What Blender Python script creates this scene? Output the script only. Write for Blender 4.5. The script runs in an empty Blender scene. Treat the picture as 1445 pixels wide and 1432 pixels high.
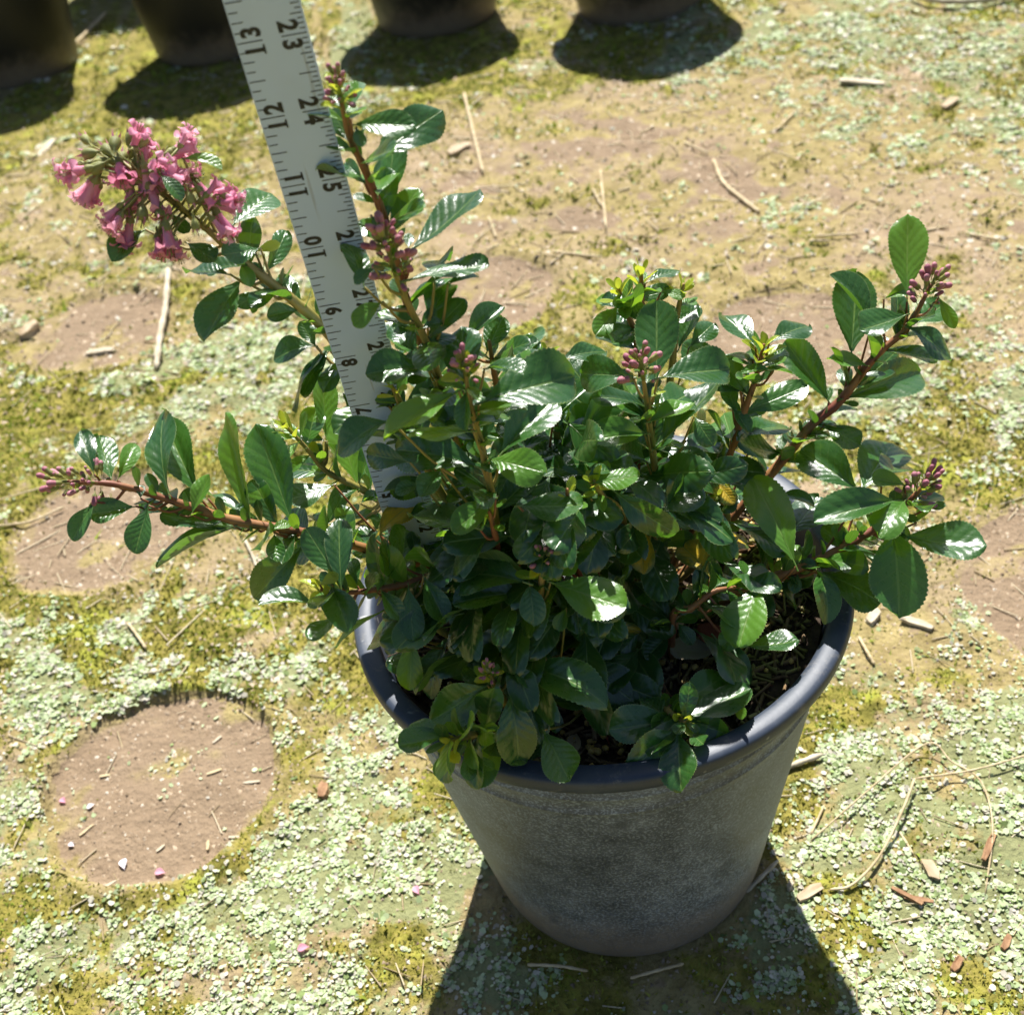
import bpy, bmesh, math, random
import numpy as np
from mathutils import Matrix, Vector

IN = 0.0254                      # everything below is laid out in inches, as on the yardstick
rng = np.random.default_rng(7)
random.seed(7)
sc = bpy.context.scene
COL = sc.collection

# ------------------------------------------------------------------ camera
CAM = np.array([-1.96202, -16.28175, 23.91165])
FWD = np.array([0.02748, 0.76823, -0.63959])
RGT = np.array([0.98286, -0.13746, -0.12288])
UPV = np.array([0.18232, 0.62524, 0.75883])
FPX, PW, PH = 1691.62, 1445.0, 1432.0
cam_d = bpy.data.cameras.new('camera')
cam_o = bpy.data.objects.new('camera', cam_d)
COL.objects.link(cam_o)
mw = Matrix.Identity(4)
for i in range(3):
    mw[i][0], mw[i][1], mw[i][2], mw[i][3] = RGT[i], UPV[i], -FWD[i], CAM[i] * IN
cam_o.matrix_world = mw
cam_d.sensor_fit = 'HORIZONTAL'
cam_d.sensor_width = 36.0
cam_d.lens = FPX / PW * 36.0
cam_d.clip_start = 0.01
cam_d.clip_end = 2000.0
cam_d.dof.use_dof = True
cam_d.dof.focus_distance = 20.5 * IN
cam_d.dof.aperture_fstop = 15.0
sc.camera = cam_o

# ------------------------------------------------------------------ sky, sun, exposure
SUNV = np.array([0.17, 1.0, 1.50]); SUNV /= np.linalg.norm(SUNV)
elev = math.asin(SUNV[2]); azim = math.atan2(SUNV[0], SUNV[1])
world = bpy.data.worlds.new('World'); sc.world = world
world.use_nodes = True
wn = world.node_tree
for n in list(wn.nodes): wn.nodes.remove(n)
wo = wn.nodes.new('ShaderNodeOutputWorld'); wb = wn.nodes.new('ShaderNodeBackground')
sky = wn.nodes.new('ShaderNodeTexSky'); sky.sky_type = 'NISHITA'; sky.sun_disc = False
sky.sun_elevation = elev; sky.sun_rotation = azim
wb.inputs['Strength'].default_value = 0.05
wn.links.new(sky.outputs[0], wb.inputs['Color']); wn.links.new(wb.outputs[0], wo.inputs['Surface'])
sun_d = bpy.data.lights.new('sun', 'SUN'); sun_d.energy = 5.0; sun_d.angle = math.radians(0.55)
sun_d.color = (1.0, 0.97, 0.92)
sun_o = bpy.data.objects.new('sun', sun_d); COL.objects.link(sun_o)
sun_o.rotation_euler = Vector(-SUNV).to_track_quat('-Z', 'Y').to_euler()
sun_o.location = (0, 3, 6)
sc.view_settings.view_transform = 'Standard'
sc.view_settings.look = 'None'
sc.view_settings.gamma = 1.0
sc.view_settings.exposure = 0.90
sc.cycles.adaptive_threshold = 0.025
sc.cycles.max_bounces = 4; sc.cycles.diffuse_bounces = 3; sc.cycles.glossy_bounces = 2; sc.cycles.transmission_bounces = 3; sc.cycles.caustics_reflective = False; sc.cycles.caustics_refractive = False; sc.cycles.transparent_max_bounces = 4

# ------------------------------------------------------------------ geometry helpers
def ray(px, py):
    return FWD + RGT * ((px - PW / 2) / FPX) - UPV * ((py - PH / 2) / FPX)
def at_y(px, py, Y):            # point of the scene with world y = Y
    d = ray(px, py); return CAM + d * ((Y - CAM[1]) / d[1])
def on_z(px, py, z=0.0):        # point of the scene at height z
    d = ray(px, py); return CAM + d * ((z - CAM[2]) / d[2])
def at_depth(px, py, D):
    return CAM + ray(px, py) * D
def to_px(P):
    d = np.asarray(P) - CAM; z = d @ FWD
    return np.stack([PW / 2 + FPX * (d @ RGT) / z, PH / 2 - FPX * (d @ UPV) / z, z], -1)

def hash2(ix, iy, s):
    v = np.sin(ix * 127.1 + iy * 311.7 + s * 74.7) * 43758.5453
    return v - np.floor(v)
def vnoise(x, y, s=0):
    ix, iy = np.floor(x), np.floor(y); fx, fy = x - ix, y - iy
    fx = fx * fx * (3 - 2 * fx); fy = fy * fy * (3 - 2 * fy)
    a = hash2(ix, iy, s); b = hash2(ix + 1, iy, s); c = hash2(ix, iy + 1, s); d = hash2(ix + 1, iy + 1, s)
    return (a + (b - a) * fx) * (1 - fy) + (c + (d - c) * fx) * fy
def fbm(x, y, s=0, o=4):
    x = np.asarray(x, float); y = np.asarray(y, float)
    v = 0; a = .5; t = 0
    for k in range(o):
        v = v + a * vnoise(x, y, s + k * 13); t += a; a *= .5; x = x * 2.03 + 3.1; y = y * 2.03 - 1.7
    return v / t
def sstep(a, b, x):
    t = np.clip((x - a) / (b - a), 0, 1); return t * t * (3 - 2 * t)

def mesh_obj(name, verts, faces, mats, parent=None, smooth=True, fmat=None, uv=None, col=None):
    me = bpy.data.meshes.new(name)
    me.from_pydata([tuple(map(float, v)) for v in (np.asarray(verts) * IN)], [], [tuple(map(int, f)) for f in faces])
    for m in (mats if isinstance(mats, (list, tuple)) else [mats]): me.materials.append(m)
    if fmat is not None: me.polygons.foreach_set('material_index', np.asarray(fmat, dtype=np.int32))
    if smooth: me.polygons.foreach_set('use_smooth', np.ones(len(me.polygons), dtype=bool))
    if uv is not None:
        l = me.uv_layers.new(name='UVMap')
        vi = np.empty(len(me.loops), dtype=np.int32); me.loops.foreach_get('vertex_index', vi)
        l.data.foreach_set('uv', np.asarray(uv, dtype=np.float32)[vi].ravel())
    if col is not None:
        a = me.color_attributes.new(name='col', type='FLOAT_COLOR', domain='POINT')
        c = np.ones((len(me.vertices), 4), dtype=np.float32); c[:, :3] = col
        a.data.foreach_set('color', c.ravel())
    me.update()
    o = bpy.data.objects.new(name, me); COL.objects.link(o)
    if parent is not None: o.parent = parent
    return o
def fast_obj(name, verts, loops, fsize, mat, col=None, smooth=False):
    """many alike faces of the same size: arrays straight into the mesh"""
    me = bpy.data.meshes.new(name)
    nv = len(verts); nl = loops.size; nf = nl // fsize
    me.vertices.add(nv); me.vertices.foreach_set('co', (np.asarray(verts, dtype=np.float32) * IN).ravel())
    me.loops.add(nl); me.loops.foreach_set('vertex_index', loops.astype(np.int32).ravel())
    me.polygons.add(nf)
    me.polygons.foreach_set('loop_start', np.arange(0, nl, fsize, dtype=np.int32))
    me.polygons.foreach_set('loop_total', np.full(nf, fsize, dtype=np.int32))
    if smooth: me.polygons.foreach_set('use_smooth', np.ones(nf, dtype=bool))
    me.materials.append(mat)
    if col is not None:
        a = me.color_attributes.new(name='col', type='FLOAT_COLOR', domain='POINT')
        c = np.ones((nv, 4), dtype=np.float32); c[:, :3] = col
        a.data.foreach_set('color', c.ravel())
    me.update(calc_edges=True); me.validate()
    o = bpy.data.objects.new(name, me); COL.objects.link(o)
    return o
def empty(name, loc):
    o = bpy.data.objects.new(name, None); COL.objects.link(o)
    o.location = Vector(loc) * IN; o.empty_display_size = 0.02
    return o
def tag(o, label=None, cat=None, group=None, kind=None):
    if label: o['label'] = label
    if cat: o['category'] = cat
    if group: o['group'] = group
    if kind: o['kind'] = kind
    return o
def tube(pts, rad, n=7, cap=True):
    pts = np.asarray(pts, float); m = len(pts); V = []; F = []
    T = np.gradient(pts, axis=0); T /= np.linalg.norm(T, axis=1)[:, None] + 1e-9
    up = np.array([0.3, 0.9, 0.2]); 
    for i in range(m):
        a = np.cross(T[i], up); a /= np.linalg.norm(a) + 1e-9; b = np.cross(T[i], a)
        up = b * -1 if False else up
        for k in range(n):
            th = 2 * math.pi * k / n
            V.append(pts[i] + rad[i] * (math.cos(th) * a + math.sin(th) * b))
    for i in range(m - 1):
        for k in range(n):
            F.append((i * n + k, i * n + (k + 1) % n, (i + 1) * n + (k + 1) % n, (i + 1) * n + k))
    if cap:
        F.append(tuple(range(n))[::-1]); F.append(tuple((m - 1) * n + k for k in range(n)))
    return V, F
def catmull(P, n):
    P = np.asarray(P, float); 
    Q = np.vstack([2 * P[0] - P[1], P, 2 * P[-1] - P[-2]]); out = []
    m = len(P) - 1
    for s in np.linspace(0, m, n):
        i = min(int(s), m - 1); t = s - i
        p0, p1, p2, p3 = Q[i], Q[i + 1], Q[i + 2], Q[i + 3]
        out.append(.5 * ((2 * p1) + (-p0 + p2) * t + (2 * p0 - 5 * p1 + 4 * p2 - p3) * t * t + (-p0 + 3 * p1 - 3 * p2 + p3) * t ** 3))
    return np.array(out)
def lathe(profile, n=96):
    V = []; F = []
    m = len(profile)
    for r, z in profile:
        for k in range(n):
            th = 2 * math.pi * k / n; V.append((r * math.cos(th), r * math.sin(th), z))
    for i in range(m - 1):
        for k in range(n):
            F.append((i * n + k, i * n + (k + 1) % n, (i + 1) * n + (k + 1) % n, (i + 1) * n + k))
    return V, F

# ------------------------------------------------------------------ node helpers
class NT:
    def __init__(s, name):
        s.m = bpy.data.materials.new(name); s.m.use_nodes = True; s.t = s.m.node_tree
        for n in list(s.t.nodes): s.t.nodes.remove(n)
        s.out = s.t.nodes.new('ShaderNodeOutputMaterial')
    def n(s, typ, **kw):
        x = s.t.nodes.new(typ)
        for k, v in kw.items():
            if k.startswith('_'): setattr(x, k[1:], v)
            else: s.set(x.inputs[k.replace('__', ' ')], v)
        return x
    def set(s, inp, v):
        if hasattr(v, 'is_output') or isinstance(v, bpy.types.NodeSocket): s.t.links.new(v, inp)
        else: inp.default_value = v
    def math(s, op, a, b=None, c=None, clamp=False):
        x = s.t.nodes.new('ShaderNodeMath'); x.operation = op; x.use_clamp = clamp
        for i, v in enumerate((a, b, c)):
            if v is not None: s.set(x.inputs[i], v)
        return x.outputs[0]
    def mix(s, f, a, b, blend='MIX'):
        x = s.t.nodes.new('ShaderNodeMix'); x.data_type = 'RGBA'; x.blend_type = blend
        s.set(x.inputs[0], f); s.set(x.inputs[6], a); s.set(x.inputs[7], b)
        return x.outputs[2]
    def ramp(s, f, a, b):
        x = s.t.nodes.new('ShaderNodeMapRange'); x.interpolation_type = 'SMOOTHSTEP'
        s.set(x.inputs[0], f); x.inputs[1].default_value = a; x.inputs[2].default_value = b
        return x.outputs[0]
    def noise(s, vec, scale, detail=4, rough=.6):
        x = s.t.nodes.new('ShaderNodeTexNoise'); x.inputs['Scale'].default_value = scale
        x.inputs['Detail'].default_value = detail; x.inputs['Roughness'].default_value = rough
        if vec is not None: s.t.links.new(vec, x.inputs['Vector'])
        return x.outputs[0]
    def bsdf(s, **kw):
        x = s.t.nodes.new('ShaderNodeBsdfPrincipled')
        for k, v in kw.items(): s.set(x.inputs[k.replace('__', ' ')], v)
        return x
    def bump(s, h, strength, dist):
        x = s.t.nodes.new('ShaderNodeBump'); x.inputs['Strength'].default_value = strength; x.inputs['Distance'].default_value = dist
        s.t.links.new(h, x.inputs['Height']); return x.outputs[0]
    def done(s, sh):
        s.t.links.new(sh, s.out.inputs['Surface']); return s.m
def rgb(r, g, b): return (r, g, b, 1.0)
def objc(t): return t.n('ShaderNodeTexCoord').outputs['Object']

def leaf_material(name, dark, light, back, transl, rough=.27, tw=.3, yellow=None, spec=.5):
    t = NT(name)
    uv = t.n('ShaderNodeUVMap').outputs[0]
    sep = t.n('ShaderNodeSeparateXYZ', Vector=uv)
    u, v = sep.outputs[0], sep.outputs[1]
    a = t.math('MULTIPLY', t.math('ABSOLUTE', t.math('SUBTRACT', u, .5)), 2.0)
    rib = t.ramp(a, .07, .015)
    sv = t.math('FRACT', t.math('SUBTRACT', t.math('MULTIPLY', v, 7.5), t.math('MULTIPLY', t.math('POWER', a, .8), 1.9)))
    vd = t.math('ABSOLUTE', t.math('SUBTRACT', sv, .5))
    vein = t.math('MULTIPLY', t.ramp(vd, .09, .02), t.ramp(a, 1.0, .55))
    rnd = t.n('ShaderNodeObjectInfo').outputs['Random']
    oc = objc(t)
    nz = t.noise(oc, 2.3, 3)
    f = t.math('ADD', t.math('MULTIPLY', rnd, .65), t.math('MULTIPLY', nz, .4))
    base = t.mix(f, dark, light)
    if yellow is not None:
        k = t.ramp(t.math('ADD', nz, t.math('MULTIPLY', t.math('SUBTRACT', .45, a), .35)), .30, .52)
        base = t.mix(k, base, yellow)
    base = t.mix(t.math('MULTIPLY', vein, .12), base, rgb(.16, .27, .07))
    base = t.mix(t.math('MULTIPLY', rib, .60), base, rgb(.20, .30, .08))
    speck = t.ramp(t.noise(oc, 38.0, 2), .70, .78)
    base = t.mix(t.math('MULTIPLY', speck, .25), base, rgb(.28, .34, .22))
    edge = t.ramp(a, .94, 1.0)
    base = t.mix(t.math('MULTIPLY', edge, .5), base, rgb(.34, .40, .16))
    bk = t.n('ShaderNodeNewGeometry').outputs['Backfacing']
    bcol = t.mix(t.math('MULTIPLY', t.math('MAXIMUM', rib, t.math('MULTIPLY', vein, .5)), .6), back, rgb(.32, .42, .16))
    colr = t.mix(bk, base, bcol)
    h = t.math('SUBTRACT', t.math('MULTIPLY', t.ramp(vd, .0, .45), .55), t.math('MULTIPLY', rib, .9))
    h = t.math('ADD', h, t.math('MULTIPLY', t.noise(oc, 5.0, 2), 2.2))
    h = t.math('ADD', h, t.math('MULTIPLY', t.noise(oc, 26.0, 3), .35))
    nb = t.bump(h, .42, .00045)
    rg = t.math('ADD', rough, t.math('MULTIPLY', bk, .22))
    rg = t.math('ADD', rg, t.math('MULTIPLY', t.math('SUBTRACT', t.noise(oc, 9.0, 3), .5), .16))
    p = t.bsdf(Base__Color=colr, Roughness=rg, Normal=nb)
    p.inputs['Specular IOR Level'].default_value = spec
    p.inputs['Coat Weight'].default_value = .5; t.set(p.inputs['Coat Roughness'], t.math('ADD', .13, t.math('MULTIPLY', t.noise(oc, 14.0, 4, .7), .16)))
    tr = t.n('ShaderNodeBsdfTranslucent', Color=t.mix(t.math('MULTIPLY', vein, .4), transl, rgb(.30, .45, .06)))
    mx = t.n('ShaderNodeMixShader'); mx.inputs[0].default_value = tw
    t.t.links.new(p.outputs[0], mx.inputs[1]); t.t.links.new(tr.outputs[0], mx.inputs[2])
    return t.done(mx.outputs[0])

M = {}
M['leaf'] = leaf_material('glossy_leaf', rgb(.010, .046, .016), rgb(.046, .140, .024), rgb(.065, .13, .04), rgb(.18, .42, .025), .29, .24, spec=.75)
M['pale_leaf'] = leaf_material('pale_leaf', rgb(.050, .155, .022), rgb(.115, .265, .032), rgb(.13, .25, .05), rgb(.34, .60, .03), .31, .34)
M['young'] = leaf_material('young_leaf', rgb(.20, .32, .025), rgb(.46, .52, .04), rgb(.30, .40, .06), rgb(.65, .70, .05), .35, .42)
M['yellow'] = leaf_material('yellowing_leaf', rgb(.06, .13, .025), rgb(.12, .19, .03), rgb(.30, .28, .06), rgb(.60, .48, .04), .4, .35, yellow=rgb(.68, .46, .04))

def simple(name, c1, c2, scale, rough=.7, bump=.4, bdist=.001, det=5, spec=.4):
    t = NT(name); oc = objc(t)
    nz = t.noise(oc, scale, det)
    p = t.bsdf(Base__Color=t.mix(t.ramp(nz, .3, .7), c1, c2), Roughness=rough, Normal=t.bump(nz, bump, bdist))
    p.inputs['Specular IOR Level'].default_value = spec
    return t.done(p.outputs[0])
def vcol(name, rough=.75, transl=0.0, var=.25, scale=60.0):
    """colour of each little piece comes with the piece, grain on top"""
    t = NT(name); c = t.n('ShaderNodeVertexColor', _layer_name='col').outputs[0]
    nz = t.noise(objc(t), scale, 3)
    k = t.n('ShaderNodeBrightContrast', Color=c, Bright=t.math('MULTIPLY', t.math('SUBTRACT', nz, .5), var * .5)).outputs[0]
    p = t.bsdf(Base__Color=k, Roughness=rough)
    p.inputs['Specular IOR Level'].default_value = .3
    if transl > 0:
        tr = t.n('ShaderNodeBsdfTranslucent', Color=c); mx = t.n('ShaderNodeMixShader'); mx.inputs[0].default_value = transl
        t.t.links.new(p.outputs[0], mx.inputs[1]); t.t.links.new(tr.outputs[0], mx.inputs[2])
        return t.done(mx.outputs[0])
    return t.done(p.outputs[0])
M['flake'] = vcol('liverwort', .6, .2)
M['moss'] = vcol('moss', .9, .25)
M['grain'] = vcol('soil_grain', .9)
M['straw_bits'] = vcol('straw_litter', .7)
M['mulch'] = vcol('bark_mulch', .85, var=.35)
M['pellet'] = simple('fertilizer', rgb(.42, .26, .06), rgb(.62, .45, .16), 200, .45, .1)
M['stem_red'] = simple('stem_reddish', rgb(.20, .055, .035), rgb(.34, .17, .06), 45, .5, .5, .0006)
M['stem_green'] = simple('stem_green', rgb(.24, .22, .045), rgb(.36, .24, .08), 40, .5, .5, .0006)
M['straw'] = simple('dry_straw', rgb(.42, .32, .17), rgb(.66, .54, .34), 120, .7, .5, .0006)
M['bark'] = simple('wood_chip', rgb(.22, .11, .05), rgb(.42, .25, .13), 150, .8, .8, .001)
M['pale_wood'] = simple('pale_wood', rgb(.40, .33, .22), rgb(.66, .58, .44), 90, .75, .6, .001)
M['petal_white'] = simple('faded_petal', rgb(.72, .62, .66), rgb(.80, .74, .76), 90, .5, .2)
M['dead_red'] = simple('dead_leaf_red', rgb(.16, .025, .02), rgb(.28, .07, .04), 70, .5, .4, .0008)
M['dead_tan'] = simple('dead_leaf_tan', rgb(.34, .24, .13), rgb(.50, .40, .26), 60, .6, .5, .0008)
M['dead_pink'] = simple('dead_leaf_pink', rgb(.38, .26, .20), rgb(.40, .40, .24), 60, .6, .5, .0008)

def petal_mat(name, c1, c2, tw):
    t = NT(name); oc = objc(t); nz = t.noise(oc, 60, 4)
    rnd = t.n('ShaderNodeObjectInfo').outputs['Random']
    c = t.mix(t.math('ADD', t.math('MULTIPLY', nz, .5), t.math('MULTIPLY', rnd, .5)), c1, c2)
    p = t.bsdf(Base__Color=c, Roughness=.5, Normal=t.bump(nz, .3, .0006))
    tr = t.n('ShaderNodeBsdfTranslucent', Color=c); mx = t.n('ShaderNodeMixShader'); mx.inputs[0].default_value = tw
    t.t.links.new(p.outputs[0], mx.inputs[1]); t.t.links.new(tr.outputs[0], mx.inputs[2])
    return t.done(mx.outputs[0])
M['petal'] = petal_mat('pink_petal', rgb(.80, .17, .36), rgb(.95, .58, .68), .38)
M['bud'] = petal_mat('pink_bud', rgb(.34, .07, .13), rgb(.70, .34, .37), .2)
M['calyx'] = petal_mat('calyx', rgb(.17, .19, .045), rgb(.44, .45, .15), .25)

# pot plastic: dark, dusty, scuffed
def pot_mat(name, base, dust, amount):
    t = NT(name); oc = objc(t)
    sep = t.n('ShaderNodeSeparateXYZ', Vector=oc)
    big = t.noise(oc, 9, 4); fine = t.noise(oc, 800, 2, .5); mid = t.noise(oc, 60, 6, .7)
    mp = t.n('ShaderNodeMapping', Vector=oc); mp.inputs['Scale'].default_value = (1, 1, .25)
    streak = t.noise(mp.outputs[0], 60, 4)
    d = t.math('ADD', t.math('MULTIPLY', t.ramp(fine, .44, .70), .40), t.math('MULTIPLY', t.ramp(mid, .25, .8), .28))
    d = t.math('ADD', d, .12)
    d = t.math('MULTIPLY', d, t.math('ADD', .50, t.math('MULTIPLY', t.ramp(big, .3, .65), .55)))
    d = t.math('ADD', d, t.math('MULTIPLY', t.ramp(streak, .55, .8), .10))
    splash = t.math('MULTIPLY', t.ramp(t.math('SUBTRACT', sep.outputs[2], t.math('MULTIPLY', mid, .05)), .035, -.015), .75)
    d = t.math('MULTIPLY', t.math('MAXIMUM', d, 0), amount, clamp=True)
    c = t.mix(d, base, dust)
    c = t.mix(splash, c, rgb(.22, .17, .12))
    scr = t.ramp(t.noise(oc, 25, 6, .7), .64, .7)
    c = t.mix(t.math('MULTIPLY', scr, .35), c, base)
    p = t.bsdf(Base__Color=c, Roughness=t.math('ADD', .42, t.math('MULTIPLY', d, .4)), Normal=t.bump(t.math('ADD', fine, t.math('MULTIPLY', mid, .6)), .25, .0006))
    p.inputs['Specular IOR Level'].default_value = .45
    return t.done(p.outputs[0])
M['pot'] = pot_mat('dusty_black_plastic', rgb(.022, .025, .031), rgb(.34, .40, .50), 1.40)
M['back_pot'] = pot_mat('black_plastic', rgb(.004, .0045, .007), rgb(.012, .013, .017), .3)
t = NT('slate_rim_plastic'); oc = objc(t)
fine = t.noise(oc, 260, 3); mid = t.noise(oc, 30, 5)
dot = t.ramp(t.noise(oc, 110, 1), .74, .78)
c = t.mix(t.math('MULTIPLY', t.ramp(mid, .4, .75), .45), rgb(.030, .042, .068), rgb(.10, .115, .14))
c = t.mix(t.math('MULTIPLY', t.ramp(t.noise(oc, 75, 6, .75), .56, .72), .5), c, rgb(.22, .20, .17))
c = t.mix(t.math('MULTIPLY', dot, .5), c, rgb(.45, .45, .44))
p = t.bsdf(Base__Color=c, Roughness=t.math('ADD', .36, t.math('MULTIPLY', mid, .25)), Normal=t.bump(fine, .12, .0005))
M['rim'] = t.done(p.outputs[0])

# yardstick: brushed, slightly scratched aluminium paint; blue of the reflected sky put into its base colour
t = NT('yardstick_metal'); oc = objc(t)
nz = t.noise(oc, 30, 6); 
mp = t.n('ShaderNodeMapping', Vector=oc); mp.inputs['Scale'].default_value = (1, 1, .06); mp.inputs['Rotation'].default_value = (.0, .25, .0)
scr = t.ramp(t.noise(mp.outputs[0], 420, 2), .70, .74)
smg = t.ramp(t.noise(oc, 95, 5, .75), .66, .74)
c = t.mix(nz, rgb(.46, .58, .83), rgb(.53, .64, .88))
c = t.mix(t.math('MULTIPLY', scr, .4), c, rgb(.25, .25, .27))
c = t.mix(t.math('MULTIPLY', t.ramp(t.noise(oc, 7, 5, .7), .5, .75), .25), c, rgb(.34, .36, .38))
c = t.mix(t.math('MULTIPLY', smg, .5), c, rgb(.20, .20, .21))
p = t.bsdf(Base__Color=c, Roughness=.40, Metallic=.0)
M['stick'] = t.done(p.outputs[0])
M['ink'] = simple('black_ink', rgb(.012, .012, .016), rgb(.03, .03, .035), 300, .5, 0.0)

# ------------------------------------------------------------------ the ground
R_POT, H_POT, R_BASE = 4.675, 8.267, 3.09
IMPRINTS = [(-11.33, 4.33, 3.05, .36), (-14.2, 15.2, 3.05, .24), (-15.9, 28.6, 3.1, .24), (13.9, 5.0, 3.5, .22), (10.2, 19.0, 3.2, .16), (-0.6, 25.8, 3.3, .18), (-26.5, 22, 3.1, .15)]
def ground_h(x, y):
    x = np.asarray(x, float); y = np.asarray(y, float)
    h = (fbm(x / 9, y / 9, 1, 3) - .5) * .9 + (fbm(x / 1.6, y / 1.6, 5, 3) - .5) * .30 + (fbm(x / .55, y / .55, 15, 2) - .5) * .15
    for cx, cy, r, dep in IMPRINTS:
        d = np.hypot(x - cx, y - cy) + (fbm(x / 1.1, y / 1.1, 9, 3) - .5) * (.34 if dep > .3 else .8)
        soft = .17 if dep > .3 else .35
        inside = (1 - sstep(r - soft, r + soft, d)) * (1 if dep > .3 else .8)
        rim = np.exp(-((d - r - .30) / .35) ** 2) * .08
        flat = -.28 * dep / .4 + (fbm(x / .8, y / .8, 21, 3) - .5) * .16
        h = (h + rim) * (1 - inside) + (flat - .05) * inside
    d0 = np.hypot(x, y); k = 1 - sstep(R_BASE + .1, R_BASE + 2.2, d0)
    h = h * (1 - k) + (-.015) * k
    fade = np.exp(-np.maximum(0, np.hypot(x, y - 20) - 70) / 60)
    return h * fade
# patches seen on the ground: picture position and extent, kind
PATCH = {'mint': [(1270, 90, 210, 95), (330, 530, 150, 90), (1330, 530, 150, 80), (60, 930, 90, 60), (330, 1010, 170, 60), (20, 1150, 60, 110), (560, 1180, 90, 130), (300, 1330, 260, 110), (1160, 960, 90, 60),
                  (1200, 1200, 130, 150), (1350, 1330, 130, 120), (1400, 960, 70, 60), (1080, 1400, 80, 50), (480, 60, 60, 60), (480, 1280, 100, 80), (1330, 1080, 120, 90), (560, 1060, 50, 60), (700, 1400, 70, 40), (960, 70, 60, 30), (1020, 30, 70, 30)],
         'moss': [(90, 590, 130, 80), (380, 890, 150, 70), (150, 880, 150, 60), (1330, 640, 130, 40), (60, 1320, 110, 110), (330, 1210, 150, 40), (600, 1400, 120, 60), (560, 130, 60, 60), (250, 150, 140, 60), (600, 60, 110, 60), (900, 60, 100, 60), 
                  (520, 960, 60, 60), (1130, 1060, 60, 60), (1150, 1290, 60, 70), (1280, 560, 60, 30), (1230, 1400, 60, 40), (840, 1400, 120, 40), (420, 1180, 60, 60), (1420, 1040, 50, 40), (420, 660, 80, 60)],
         'dirt': [(230, 1105, 150, 110), (140, 770, 110, 50), (150, 450, 110, 40), (1370, 830, 130, 80), (1080, 470, 90, 45), (650, 400, 90, 40), (700, 200, 160, 60), (60, 300, 90, 60), (700, 1300, 50, 40), (1090, 1270, 50, 60), (900, 1400, 150, 25), (1150, 240, 120, 40), (1420, 250, 70, 60), (560, 270, 80, 50), (400, 300, 80, 60), (1180, 330, 200, 90), (830, 240, 260, 80), (1000, 160, 200, 60), (1380, 380, 120, 80)] + 2 * [(1150, 330, 260, 90), (830, 250, 280, 90), (1000, 170, 240, 50), (1370, 830, 130, 80), (140, 770, 120, 50), (150, 450, 120, 45), (650, 400, 100, 40), (1390, 280, 120, 90)]}
BLOB = {k: [] for k in PATCH}
for k, L in PATCH.items():
    for px, py, rx, ry in L:
        c = on_z(px, py); ex = np.linalg.norm(on_z(px + rx, py) - c); ey = np.linalg.norm(on_z(px, max(py - ry, -120)) - c)
        BLOB[k].append((c[0], c[1], max(ex, .5), max(ey, .5)))
def cover(x, y):
    """weights of moss, liverwort and bare soil"""
    wx = x + (fbm(x / 2.2, y / 2.2, 31, 3) - .5) * 3.2; wy = y + (fbm(x / 2.2, y / 2.2, 47, 3) - .5) * 3.2
    out = {}
    for k in ('moss', 'mint', 'dirt'):
        s = np.full(np.shape(x), {'moss': .16, 'mint': .035, 'dirt': .10}[k])
        for cx, cy, ex, ey in BLOB[k]:
            s = s + np.exp(-(((wx - cx) / ex) ** 2 + ((wy - cy) / ey) ** 2) * 1.1)
        out[k] = s
    n1 = fbm(x / 1.3, y / 1.3, 61, 4); n2 = fbm(x / 1.5, y / 1.5, 77, 4); n3 = fbm(x / 1.7, y / 1.7, 91, 4)
    m = out['moss'] * np.exp((n1 - .5) * 9) * 1.1; g = out['mint'] * np.exp((n2 - .5) * 10) * .72; d = out['dirt'] * np.exp((n3 - .5) * 5)
    for cx, cy, r, dep in IMPRINTS:
        ins = 1 - sstep(r - .3, r + .05, np.hypot(x - cx, y - cy) + (fbm(x / 1.1, y / 1.1, 9, 3) - .5) * .34)
        d = d + ins * (70 if dep > .3 else 22)
        ring = np.exp(-((np.hypot(x - cx, y - cy) - r - .5) / .45) ** 2); m = m + ring * .5
    s = m + g + d
    return m / s, g / s, d / s
def axis(lo, hi, step, far):
    a = list(np.arange(lo, hi + step, step)); s = step; v = a[-1]; r = []
    while v < far: s *= 1.45; v += s; r.append(v)
    s = step; v = lo; l = []
    while v > -far: s *= 1.45; v -= s; l.append(v)
    return np.array(l[::-1] + a + r)
def axis2(lo, a, b, hi, fine, step, far):
    m = np.concatenate([np.arange(lo, a, step), np.arange(a, b, fine), np.arange(b, hi, step)]); ax = axis(hi, hi, step, far); ax2 = axis(lo, lo, step, far)
    return np.unique(np.round(np.concatenate([ax2[ax2 < lo], m, ax[ax >= hi]]), 4))
gx = axis2(-34, -17, 16, 34, .13, .28, 12000); gy = axis2(-10, -8, 22, 46, .13, .28, 12000)
GX, GY = np.meshgrid(gx, gy)
GZ = ground_h(GX, GY)
mo, mi, di = cover(GX, GY)
nx, ny = len(gx), len(gy)
idx = np.arange(nx * ny).reshape(ny, nx)
loops = np.stack([idx[:-1, :-1], idx[:-1, 1:], idx[1:, 1:], idx[1:, :-1]], -1).reshape(-1)
t = NT('mossy_soil'); oc = objc(t)
cv = t.n('ShaderNodeSeparateColor', Color=t.n('ShaderNodeVertexColor', _layer_name='col').outputs[0])
n1 = t.noise(oc, 55, 6, .7); n2 = t.noise(oc, 160, 5, .7); n3 = t.noise(oc, 16, 4)
vor = t.n('ShaderNodeTexVoronoi', Vector=oc); vor.inputs['Scale'].default_value = 260
dirt = t.mix(n1, rgb(.20, .14, .08), rgb(.44, .345, .215))
dirt = t.mix(t.ramp(n3, .35, .7), dirt, rgb(.35, .26, .16))
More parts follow.
